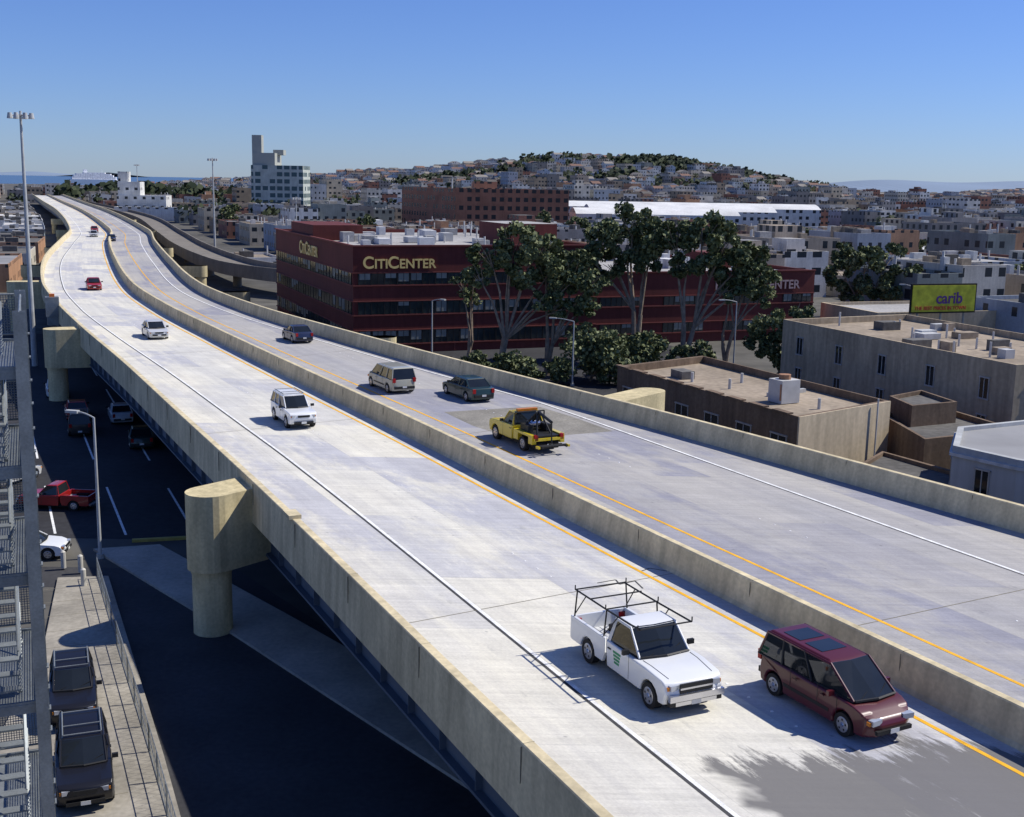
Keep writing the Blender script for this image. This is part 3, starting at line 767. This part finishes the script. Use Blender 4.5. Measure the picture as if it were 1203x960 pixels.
def tree(name,base,blobs,n=500,s=.42,tr=.32,stems=2,dz=0.):
    mb=MB(); bx,by=base[:2]; bz=0
    blobs=[(x,y,z+dz,r) for x,y,z,r in blobs]
    zmin=min(b[2]-b[3] for b in blobs)
    forks=[Vector((bx+U_(-.5,.5)+k*.6,by+U_(-.4,.4),bz+max(1,(zmin-bz))*U_(.45,.75))) for k in range(stems)]
    for fk in forks:
        mid=(Vector((bx,by,bz))+fk)/2+Vector((U_(-.2,.2),U_(-.2,.2),0))
        mb.cyl((bx,by,bz-.2),mid,tr,tr*.85,BARK,8); mb.cyl(mid,fk,tr*.85,tr*.7,BARK,8)
    for (x,y,z,r) in blobs:
        c=Vector((bx+x,by+y,z)); fk=min(forks,key=lambda q:(Vector((q.x,q.y))-Vector((c.x,c.y))).length)
        m1=fk.lerp(c,.5)+Vector((U_(-.4,.4),U_(-.4,.4),U_(0,.5))); mb.cyl(fk,m1,tr*.55,tr*.35,BARK,6); mb.cyl(m1,c,tr*.35,tr*.15,BARK,6)
        for _ in range(5):
            q=c+Vector((U_(-1,1),U_(-1,1),U_(-.3,1)))*r*.75; mb.cyl(m1.lerp(c,.6),q,tr*.16,.03,BARK,4,False)
        leaves(mb,c,r,int(n*(r/1.8)**2),s)
    return mb.obj(name)
E='eucalyptus_tree'
tree(E,(-1.2,123.5),[(-1.5,0,11.2,2.2),(1.,.5,12.6,2.2),(3.2,0,11.6,2.4),(5.2,.8,9.6,2.3),(-2.6,-.3,8.8,1.6),(6.6,0,7.6,1.9),(2.2,.4,8.8,1.9),(.6,.2,10.4,1.8),(4,-.6,6.2,1.5),(6.2,0,5.4,1.3)],760,.38,dz=1.7)
tree(E,(3.6,124.5),[(1.,0,10.4,2.2),(2.6,.2,8.2,2.2),(3.8,.5,6.1,1.7),(-.5,.5,12.0,1.9),(2.8,.2,10.4,1.9),(4.6,0,8.6,1.7)],760,.38,dz=1.4)
tree(E,(-4.9,127.),[(-.6,0,8.8,1.5),(.3,0,7.2,1.1),(.6,0,10,1.2)],500,.34,.22,dz=.3)
tree(E,(14.,137.),[(-3.4,0,13.4,2.7),(-.6,.5,15.4,2.5),(1.8,0,13.4,2.8),(-3.,.4,10.4,2.),(1.,.3,10.8,2.2),(-5.6,0,11.3,1.9),(-1.4,.3,12.4,2.1)],800,.40,.36,dz=.5)
tree(E,(19.5,135.),[(-1.4,0,13.8,2.5),(1.4,0,14.8,2.5),(4.2,.4,13.2,2.7),(6.6,0,11.4,2.5),(3.,.5,10.4,2.4),(0,0,10.8,2.1),(7.,-.3,8.8,1.9),(4.6,-.4,8.,1.7)],800,.40,.36,dz=.5)
tree(E,(24.5,136.),[(2.2,0,11.8,2.2),(.5,0,9.4,1.9),(3.8,0,9.4,2.),(0,0,7.6,1.4),(4.2,0,7.4,1.6)],740,.38,.26,dz=.3)
tree(E,(52.,178.),[(-3,0,7.2,2.8),(0,0,9.2,2.8),(3.5,.5,9.9,2.8),(6,0,7.4,2.8),(1.5,0,6.2,2.8),(-1.5,0,5,2.4),(4.8,0,4.8,2.4)],620,.5,.34)
def shrub(p,r,h,n=900,nm='shrub'):
    mb=MB()
    for _ in range(max(2,int(r*2))):
        q=(p[0]+U_(-r,r)*.7,p[1]+U_(-r,r)*.4,h*U_(.35,.7)); leaves(mb,q,max(.8,h*.45),int(n*.6),.34); mb.cyl((p[0],p[1],0),q,.1,.04,BARK,5)
    return mb.obj(nm)
for p,r,h in(((-2.6,118),2.4,3.6),((1.,117.5),2.6,3.8),((4.6,119),2.,2.9),((8.,121),2.4,5.),((8.8,122),1.8,7.),((13.6,127),3.,4.6),((19.,126.5),2.6,3.6),((10.6,119.),2,3.4),((-6,121),1.5,2.2)): shrub(p,r,h)
tree('dark_green_tree',(28.4,126),[(-.8,0,5.4,2.4),(1.4,0,6.4,2.3),(2.8,.4,4.6,2.2),(0,0,3.4,2.1),(-1.8,.2,3.6,1.9),(1.,-.6,2.2,1.8)],1100,.34,.25)
for p in ((88,205),(70,250),(-25,260),(-40,330),(100,300),(30,330),(60,400),(-100,420),(120,390),(-120,520),(10,420),(45,280),(110,240),(20,370),(5,290),(14,235),(-8,225),(80,330)):
    if blocked(*p,3): continue
    z=U_(5,8); tree('street_tree',p,[(U_(-2,2),U_(-1,1),z+U_(-2,1.5),U_(1.8,2.8)) for _ in range(5)],260,.6,.25,1)
def clump(mb,x,y,z,r,n):
    for _ in range(n):
        d=Vector((random.gauss(0,1),random.gauss(0,1),random.gauss(0,1))).normalized()*r*R_()**.35
        p=Vector((x+d.x,y+d.y,z+r*.6+d.z*.8)); a=Vector((random.gauss(0,1),random.gauss(0,1),random.gauss(0,1))).normalized(); b=a.orthogonal().normalized(); s=r*.32
        mb.face([p-a*s,p+b*s,p+a*s,p-b*s],LEAFD[0 if R_()<.65 else 1])
mb=MB()
for _ in range(420):
    x=U_(-520,1050);y=U_(960,1750);z=hz(x,y)
    if z<2.5: continue
    clump(mb,x,y,z,U_(3,6),26)
for cx,cy,sx_,sy_,n in((152,1270,32,30,150),(-75,1250,35,20,60),(225,1290,45,30,60),(60,1330,50,20,12),(300,1400,60,30,40),(90,1130,120,20,40)):
    for _ in range(n):
        x,y=random.gauss(cx,sx_),random.gauss(cy,sy_); clump(mb,x,y,hz(x,y),U_(5,8.5),34)
for _ in range(150):
    y=U_(500,1100); x=U_(-.42,.42)*y
    if blocked(x,y,4): continue
    clump(mb,x,y,hz(x,y)+3,U_(3,5),26)
for _ in range(40):
    x,y=U_(-330,-180),U_(800,900); clump(mb,x,y,4,U_(5,9),26)
mb.obj('distant_trees')

# ---------------------------------------------------------------- vehicles
TYRE=DARK; RIM=mat('wheel_rim',(.45,.45,.46),.35,3,.1,metal=.7)
CHR=mat('chrome',(.6,.6,.62),.2,3,.05,metal=.9)
LAMP=mat('headlight',(.40,.42,.45),.1,5,.1,spec=.8,coat=1.); TAIL=mat('tail_light',(.35,.01,.01),.3,5,.1)
BLK=mat('black_trim',(.02,.02,.02),.5,3,.2)
def paint(nm,c,coat=.6): return mat(nm,c,.35,.8,.06,coat=coat,spec=.4)
def wheels(e,xs,tw,r,w=.22):
    for x in xs:
        for s in(-1,1):
            mb=MB(); yo=s*tw
            mb.cyl((x,yo-s*w,r),(x,yo,r),r,r*.97,TYRE,24); mb.cyl((x,yo,r),(x,yo+s*.012,r),r*.64,r*.58,RIM,18)
            mb.cyl((x,yo+s*.012,r),(x,yo+s*.03,r),r*.2,r*.15,CHR,10)
            for k in range(5):
                t=k*6.283/5+.3; mb.box((x+r*.42*math.cos(t),yo+s*.013,r+r*.42*math.sin(t)),(r*.16,.01,r*.16),BLK)
            mb.obj('wheel',e)
def bevobj(o,w=.05,seg=3):
    b=o.modifiers.new('bev','BEVEL'); b.width=w; b.segments=seg; b.limit_method='ANGLE'; b.angle_limit=math.radians(24); b.harden_normals=True
    for p in o.data.polygons: p.use_smooth=True
def sidebody(e,top,xs,r,W,zb,m,L2,name='body',ylim=None,taper=.10,bev=.06):
    ra=r*1.16; P=list(top); f=top[-1][0]; rr0=top[0][0]
    P.append((f-.12,zb))
    for xw in sorted(xs,reverse=True):
        if xw>f or xw<rr0: continue
        a0=math.asin(max(-1,min(1,(zb-r)/ra)))
        for k in range(9):
            a=a0+(math.pi-2*a0)*k/8; P.append((xw+ra*math.cos(a),r+ra*math.sin(a)))
    P.append((rr0+.10,zb))
    def Y(x,z):
        k=max(0,(abs(x)-.33*2*L2)/(.17*2*L2)); return W/2*(1-taper*k*k)
    v=[];n=len(P)
    st_=[-1,-.6,.6,1]
    for s in st_:
        for x,z in P:
            w=Y(x,z)
            if ylim: y=ylim[0]+(ylim[1]-ylim[0])*(s+1)/2; xx=x
            else:
                y=s*w; xx=x
                if abs(s)==1 and x>L2-.25 : xx=x-.12*taper/.1
                if abs(s)==1 and x<-L2+.12: xx=x+.06
            v.append((xx,y,z))
    k=len(st_)
    fs=[tuple(range(n)),tuple(range(k*n-1,(k-1)*n-1,-1))]
    for q in range(k-1): fs+=[(q*n+i,(q+1)*n+i,(q+1)*n+(i+1)%n,q*n+(i+1)%n) for i in range(n)]
    mb=MB(); mb.add(v,fs,m); 
    o=mb.obj(name,e); bm=bmesh.new(); bm.from_mesh(o.data); bmesh.ops.recalc_face_normals(bm,faces=bm.faces); bm.to_mesh(o.data); bm.free()
    bevobj(o,bev); return o
def greenhouse(e,g,W,zb,zr,m,pill=(),tum=.17,roofdark=None,gl=GLASS,pm=None):
    xrb,xrt,xft,xfb=g; wb=W/2-.05; wt=wb-tum; pm=pm or m
    B=[Vector((xrb,-wb+.03,zb)),Vector((xfb,-wb+.12,zb)),Vector((xfb,wb-.12,zb)),Vector((xrb,wb-.03,zb))]
    T=[Vector((xrt,-wt,zr)),Vector((xft,-wt,zr)),Vector((xft,wt,zr)),Vector((xrt,wt,zr))]
    Bm=Vector((xfb+.10,0,zb)); Tm=Vector((xft+.06,0,zr))
    mb=MB(); mb.add(B+T+[Bm,Tm],[(0,1,5,4),(1,8,9,5),(8,2,6,9),(2,3,7,6),(3,0,4,7),(4,5,9,6,7)],gl); mb.obj('glass',e)
    mb=MB()
    for i in range(4): mb.cyl(B[i],T[i],.038,.034,m,6)
    for s in(-1,1):
        for t in pill:
            a=Vector((xrb+(xfb-xrb)*t,s*(wb-.02),zb)); k=(a.x-xrb)/(xfb-xrb); b=Vector((xrt+(xft-xrt)*t,s*wt,zr)); mb.cyl(a,b,.036,.036,pm,6)
        mb.cyl((xrt,s*wt,zr-.02),(xft,s*wt,zr-.02),.04,.04,m,6)
        mb.cyl((xrb,s*(wb-.01),zb+.0),(xfb,s*(wb-.1),zb+.0),.025,.025,BLK,5)
        mb.cyl((xfb+.02,s*(wb-.14),zb+.02),(xfb+.12,0,zb+.02),.04,.04,BLK,5)
    mb.cyl((xfb+.02,-.5,zb+.03),(xfb-(xfb-xft)*.25,.1,zb+(zr-zb)*.25+.04),.012,.012,BLK,4)
    mb.cyl((xfb+.02,.1,zb+.03),(xfb-(xfb-xft)*.25,.62,zb+(zr-zb)*.25+.03),.012,.012,BLK,4)
    mb.obj('pillars',e)
    r=MB(); h=.05; k=.02
    r.add([(xrt-.04,-wt-k,zr-.03),(xft+.05,-wt-k,zr-.03),(xft+.05,wt+k,zr-.03),(xrt-.04,wt+k,zr-.03),(xrt+.05,-wt+.08,zr+h),(xft-.15,-wt+.08,zr+h),(xft-.15,wt-.08,zr+h),(xrt+.05,wt-.08,zr+h),(xft+.11,0,zr-.03),(xft-.09,0,zr+h)],[(3,2,8,1,0),(4,5,9,6,7),(0,1,5,4),(1,8,9,5),(8,2,6,9),(2,3,7,6),(3,0,4,7)],m)
    o=r.obj('roof',e); bevobj(o,.04)
    if roofdark:
        mb=MB()
        for (a,b) in roofdark: mb.box(((a+b)/2,0,zr+h+.006),(b-a,wt*1.3,.015),GLASS)
        mb.obj('sunroof',e)
def fittings(e,L2,W,zl,xw_mirror,zm,tailz,grille=True,doors=(),beltz=.9,bump=None,mirm=BLK):
    mb=MB(); bump=bump or BLK; w=W/2*.86
    for s in(-1,1):
        mb.box((L2-.125,s*(w-.22),zl),(.17,.34,.14),LAMP,-s*.12); mb.box((L2-.14,s*(w-.02),zl-.02),(.12,.06,.1),mat('amber_lens',(.6,.2,.02),.3))
        mb.box((-L2+.07,s*(w-.08),tailz),(.14,.2,.28),TAIL)
        mb.box((xw_mirror,s*(W/2+.1),zm),(.1,.2,.14),mirm)
        for x in doors: mb.box((x,s*(W/2+.001),(beltz+.35)/2+.1),(.014,.006,beltz-.35),BLK)
        for x in doors[:-1]: mb.box((x+.18,s*(W/2+.012),beltz-.16),(.16,.03,.035),mirm)
    if grille: mb.box((L2-.0,0,zl-.0),(.05,w*.95,.12),BLK)
    mb.box((L2-.01,0,.42),(.1,w*1.55,.11),bump); mb.box((-L2+.0,0,.45),(.1,w*1.8,.16),bump)
    mb.box((L2+.046,0,.42),(.01,.3,.13),mat('plate',(.6,.6,.58),.5)); mb.box((-L2-.056,0,.5),(.01,.3,.13),MATS['plate'])
    mb.obj('lights_and_trim',e)
    mb=MB(); mb.box((0,0,.42),(2*L2-.5,W-.55,.36),DARK); mb.obj('underbody',e)
def heading(fn,y,toward=True):
    _,d=nrm(fn,y); a=math.atan2(d.y,d.x); return a+math.pi if toward else a
def sedan(name,x,y,z,rz,m,L=4.6,W=1.76,H=1.4):
    e=empty(name,(x,y,z),rz); l=L/2; xs=(l-.85,-l+.95); r=.32
    sidebody(e,[(-l,.5),(-l+.04,.78),(-l+.12,.95),(-l+.75,.98),(0,.93),(l-1.35,.90),(l-.5,.80),(l-.12,.70),(l,.55)],xs,r,W,.2,m,l)
    greenhouse(e,(-l+.55,-l+1.25,l-2.05,l-1.2),W,.92,H,m,(.2,.52))
    fittings(e,l,W,.64,l-1.55,1.0,.78,doors=(-.9,.05,l-1.35),beltz=.92); wheels(e,xs,W/2-.01,r); return e
def van(name,x,y,z,rz,m,L=4.75,W=1.8,H=1.72,sun=None,sq=0.,pm=None):
    e=empty(name,(x,y,z),rz); l=L/2; xs=(l-.95,-l+.85); r=.33
    sidebody(e,[(-l,.5),(-l+.03,.8),(-l+.06,1.02),(-l+1,1.02),(0,1.0),(l-.9-sq,1.0),(l-.62-sq*.7,.95),(l-.35-sq*.4,.85),(l-.10,.72),(l,.55)],xs,r,W,.22,m,l,taper=.16,bev=.08)
    greenhouse(e,(-l+.07,-l+.28,l-1.75-sq,l-.75-sq),W,1.0,H,m,(.27,.60),roofdark=sun,pm=pm)
    fittings(e,l,W,.68,l-1.35-sq,1.08,.95,doors=(-.75,.35,l-1.2-sq),beltz=1.0,mirm=m,grille=sq>0); wheels(e,xs,W/2-.01,r); 
    mb=MB()
    for s in(-1,1): mb.box((-.1,s*(W/2+.004),.52),(L*.40,.012,.10),BLK)
    mb.obj('side_trim',e)
    return e
def suv(name,x,y,z,rz,m,L=4.6,W=1.8,H=1.75):
    e=empty(name,(x,y,z),rz); l=L/2; xs=(l-.85,-l+.95); r=.37
    sidebody(e,[(-l,.5),(-l+.02,.85),(-l+.05,1.08),(0,1.06),(l-1.35,1.05),(l-.25,.98),(l-.05,.88),(l,.6)],xs,r,W,.32,m,l,taper=.07)
    greenhouse(e,(-l+.06,-l+.22,l-2.,l-1.35),W,1.05,H,m,(.3,.62))
    fittings(e,l,W,.78,l-1.5,1.15,.95,doors=(-.75,.2,l-1.35),beltz=1.05); wheels(e,xs,W/2,r)
    mb=MB()
    for s in(-1,1): mb.cyl((-l+.4,s*.6,H+.11),(l-2.1,s*.6,H+.11),.025,.025,GALV,6)
    for xx in(-l+.5,-.6,0.1): mb.cyl((xx,-.6,H+.11),(xx,.6,H+.11),.02,.02,GALV,6)
    mb.obj('roof_rack',e)
    return e
def tube(mb,pts,r,m):
    for a,b in zip(pts,pts[1:]): mb.cyl(a,b,r,r,m,8)

PW=paint('paint_white',(.74,.75,.74))
LINER=mat('bed_liner_paint',(.55,.56,.56),.6,2,.2,fine=.2)
GAP=mat('panel_gap',(.16,.16,.16),.8,2,.1)
def pickup(name,x,y,z,rz,m,l=2.75,W=1.98,xs=(1.83,-1.6),r=.38,zr=1.82,bedin=None):
    e=empty(name,(x,y,z),rz)
    sidebody(e,[(-.55,1.16),(.05,1.14),(.95,1.12),(1.6,1.12),(l-.3,1.04),(l-.1,.96),(l,.7)],xs,r,W,.36,m,l,taper=.07)
    greenhouse(e,(-.50,-.36,.42,1.08),W,1.13,zr,m,(.06,) ,tum=.2)
    for s in(-1,1):
        yl=(-W/2,-W/2+.12) if s<0 else (W/2-.12,W/2)
        sidebody(e,[(-l,.45),(-l+.0,1.15),(-1.6,1.16),(-.60,1.16),(-.60,1.0),(-.6,.7)],(xs[1],),r,W,.40,m,l,ylim=yl,name='bed_side',bev=.03)
    mb=MB(); bi=bedin or m
    mb.box((-1.7,0,.62),(2.15,W-.26,.06),bi); mb.box((-l+.05,0,.82),(.08,W-.26,.62),m); mb.box((-.66,0,.85),(.06,W-.26,.6),m)
    for s in(-1,1): mb.box((xs[1],s*(W/2-.24),.78),(.9,.2,.28),bi)
    for k in range(9): mb.box((-1.7,-.7+k*.175,.655),(2.0,.05,.02),bi)
    mb.box((-1.9,.35,.76),(.7,.4,.22),BLK,.2); mb.box((-1.0,-.4,.75),(.4,.5,.2),mat('tool_box',(.3,.3,.28),.6),.1)
    mb.obj('bed',e)
    mb=MB()
    for s in(-1,1): mb.cyl((1.2,s*.78,1.128),(1.62,s*.76,1.124),.008,.008,GAP,4); mb.cyl((1.62,s*.76,1.124),(l-.3,s*.70,1.046),.008,.008,GAP,4)
    mb.obj('hood_gaps',e)
    fittings(e,l,W,.86,.75,1.25,.9,doors=(-.48,.78),beltz=1.12,bump=CHR,mirm=BLK)
    mb=MB(); mb.box((l+.03,0,.60),(.12,W*.88,.17),CHR); mb.box((l-.0,0,.84),(.06,1.05,.26),BLK); mb.box((l+.035,0,.84),(.02,1.05,.05),CHR); mb.box((l-.05,0,.44),(.16,W*.84,.16),BLK)
    mb.box((-l-.05,0,.5),(.14,W*.9,.16),CHR); mb.obj('bumpers',e)
    wheels(e,xs,W/2-.02,r,.25); return e
pk=pickup('pickup_truck',3.98,32.85,5.8,heading(LX,33),PW,l=2.7,bedin=LINER)
mb=MB(); BL=BLK
for s in(-1,1):
    for xx in(-2.55,-.75): tube(mb,[(xx,s*.93,1.15),(xx,s*.86,1.95)],.025,BL)
    tube(mb,[(-2.65,s*.86,1.96),(-2.4,s*.86,1.96),(-.75,s*.86,1.96),(.6,s*.86,1.98),(1.1,s*.84,2.0)],.028,BL)
    tube(mb,[(-.75,s*.93,1.2),(-.1,s*.86,1.96)],.018,BL); tube(mb,[(-2.55,s*.9,1.25),(-2.0,s*.86,1.96)],.018,BL)
for xx in(-2.62,-1.7,-.75,1.05): tube(mb,[(xx,-.9,1.98),(xx,.9,1.98)],.025,BL)
for xx in(-2.62,-.75,1.05):
    for s in(-1,1): tube(mb,[(xx,s*.9,1.98),(xx,s*.9,2.12)],.02,BL)
mb.obj('ladder_rack',pk)
GRN=mat('green_decal',(.03,.25,.10),.5)
mb=MB()
for s in(-1,1):
    for k in range(4): mb.box((.12,s*.9935,.95-k*.10),(.42-.05*k,.006,.07),GRN)
mb.obj('door_decal',pk)

van('maroon_minivan',9.0,30.9,5.8,heading(CX,30),paint('paint_maroon',(.085,.009,.014),.4),4.6,1.78,1.70,sun=((-1.65,-.95),(-.75,-.05)),pm=BLK)
suv('white_van',-12.9,69.,5.8,heading(LX,69),PW,4.4,1.7,1.66)
van('silver_minivan',-8.4,81.3,5.8,heading(CX,81,False),paint('paint_champagne',(.40,.39,.31)),4.8,1.9,1.72)
sedan('dark_green_sedan',-3.0,78.6,5.8,heading(CX,78,False),paint('paint_dark_green',(.012,.035,.03)),4.9)
sedan('dark_blue_sedan',-19.2,105.2,5.8,heading(CX,105,False),paint('paint_dark_blue',(.02,.028,.07)),4.3)
sedan('silver_sedan',-32.1,106,5.8,heading(LX,106),paint('paint_silver',(.55,.56,.56)),4.5)
sedan('red_sedan',-52.9,150,5.8,heading(LX,150),paint('paint_red',(.35,.02,.015)),4.3)
sedan('silver_sedan',-97.8,279,5.8,heading(LX,279),MATS['paint_silver'],4.5)
sedan('red_sedan',-106,303,5.8,heading(LX,303),MATS['paint_red'],4.4)
sedan('dark_blue_sedan',-88,262,5.8,heading(LX,262),MATS['paint_dark_blue'],4.4)
hb=math.atan2(-.93,.36)
suv('black_suv',-16.4,42.2,.13,hb,paint('paint_black',(.010,.010,.013),.25),4.2,1.68,1.62)
suv('black_suv',-14.0,36.6,.13,hb,MATS['paint_black'],4.4,1.76,1.68)
pr=pickup('red_pickup_truck',-27.6,70.3,.01,math.pi*.98,paint('paint_red2',(.30,.012,.012)),bedin=BLK); pr.scale=(.82,.82,.82)
sedan('white_sedan',-25.6,60.7,.01,.12,MATS['paint_white'],4.2); sedan('silver_sedan',-29.8,58.5,.01,.1,MATS['paint_silver'])
sedan('dark_blue_sedan',-27.5,54.5,.01,-.9,MATS['paint_dark_blue']); sedan('silver_sedan',-33,76,.01,1.2,MATS['paint_silver'])
suv('black_suv',-34,92,.01,1.9,MATS['paint_black']); sedan('dark_green_sedan',-28,88,.01,1.9,MATS['paint_dark_green'])
sedan('silver_sedan',-32.5,97,.01,1.97,MATS['paint_silver']); sedan('red_sedan',-36.5,98,.01,1.97,MATS['paint_red']); sedan('white_sedan',-42,108,.01,1.97,MATS['paint_white'])
PY=paint('paint_yellow',(.66,.50,.02))
tw=empty('tow_truck',(.75,64.4,5.8),heading(CX,64,False)); xs=(1.75,-1.5); r=.4
sidebody(tw,[(-.4,1.2),(.05,1.18),(.95,1.16),(1.6,1.15),(2.5,1.06),(2.68,.98),(2.75,.7)],xs,r,1.98,.4,PY,2.75,taper=.07)
greenhouse(tw,(-.35,-.22,.45,1.05),1.98,1.17,1.85,PY,(.08,),tum=.2)
mb=MB()
for s in(-1,1):
    mb.box((-1.55,s*.86,.98),(2.1,.26,.12),PY); mb.box((-.75,s*.86,.72),(.5,.26,.42),PY); mb.box((-2.42,s*.86,.75),(.42,.26,.4),PY)
    tube(mb,[(-.55,s*.45,1.0),(-1.5,s*.1,2.05)],.06,BLK); tube(mb,[(-2.1,s*.4,1.),(-1.5,s*.1,2.05)],.05,BLK)
    mb.box((-1.2,s*.55,1.2),(.9,.3,.35),BLK); mb.box((-2.6,s*.8,1.0),(.06,.14,.12),TAIL)
mb.box((-1.5,0,.92),(2.2,1.5,.1),BLK); tube(mb,[(-.7,0,1.25),(-1.5,0,2.05),(-2.95,0,1.75)],.08,BLK)
tube(mb,[(-2.95,0,1.75),(-3.0,0,.6)],.04,BLK); tube(mb,[(-3.05,-.9,.5),(-3.05,.9,.5)],.07,BLK); tube(mb,[(-2.4,0,.5),(-3.05,0,.5)],.08,BLK)
for s in(-1,1): tube(mb,[(-3.05,s*.7,.5),(-3.4,s*.7,.5)],.05,BLK); mb.box((-3.15,s*.9,.5),(.3,.12,.12),PY)
mb.cyl((-.9,-.35,1.3),(-.9,.35,1.3),.2,.2,CHR,12); mb.box((-.15,0,1.97),(.25,1.2,.12),mat('amber_lens',(.6,.2,.02),.3)); mb.box((-2.7,0,.8),(.1,1.8,.14),PY)
tube(mb,[(-.48,-.9,1.2),(-.48,-.9,1.9),(-.48,.9,1.9),(-.48,.9,1.2)],.04,BLK)
mb.obj('tow_boom',tw)
fittings(tw,2.75,1.98,.86,.75,1.3,.9,doors=(-.3,.78),beltz=1.15); wheels(tw,xs,.97,r,.26)

# ---------------------------------------------------------------- sky, sun, camera
AZ=math.radians(74); EL=math.radians(49)
w=bpy.data.worlds.new('World'); SC.world=w; w.use_nodes=True; nt=w.node_tree
sky=nt.nodes.new('ShaderNodeTexSky'); sky.sky_type='NISHITA'; sky.sun_disc=False; sky.sun_elevation=EL; sky.sun_rotation=AZ
sky.altitude=20; sky.air_density=1.; sky.dust_density=.1; sky.ozone_density=1.5
vm=nt.nodes.new('ShaderNodeVectorMath'); vm.operation='MULTIPLY'; vm.inputs[1].default_value=(.60,.83,1.50)
nt.links.new(sky.outputs[0],vm.inputs[0]); nt.links.new(vm.outputs[0],nt.nodes['Background'].inputs[0]); nt.nodes['Background'].inputs[1].default_value=.078
sd=bpy.data.lights.new('sun','SUN'); sd.energy=5.0; sd.angle=math.radians(.5); sd.color=(1,.955,.88)
so=bpy.data.objects.new('sun',sd); COL.objects.link(so)
D=Vector((math.sin(AZ)*math.cos(EL),math.cos(AZ)*math.cos(EL),math.sin(EL)))
so.rotation_euler=D.to_track_quat('Z','Y').to_euler(); so.location=(60,20,80)
cam=bpy.data.cameras.new('camera'); co=bpy.data.objects.new('camera',cam); COL.objects.link(co); SC.camera=co
th=math.atan(266/1400.); roll=math.radians(1.05)
F=Vector((0,math.cos(th),-math.sin(th)));Up=Vector((0,math.sin(th),math.cos(th)));Rt=Vector((1,0,0))
R2=Rt*math.cos(roll)+Up*math.sin(roll);U2=-Rt*math.sin(roll)+Up*math.cos(roll)
M=Matrix((R2,U2,-F)).transposed().to_4x4(); M.translation=Vector((0,0,20)); co.matrix_world=M
cam.sensor_width=36; cam.lens=36*1400/1203; cam.clip_end=40000; cam.clip_start=.5
SC.view_settings.view_transform='Standard'; SC.view_settings.look='None'; SC.view_settings.exposure=0
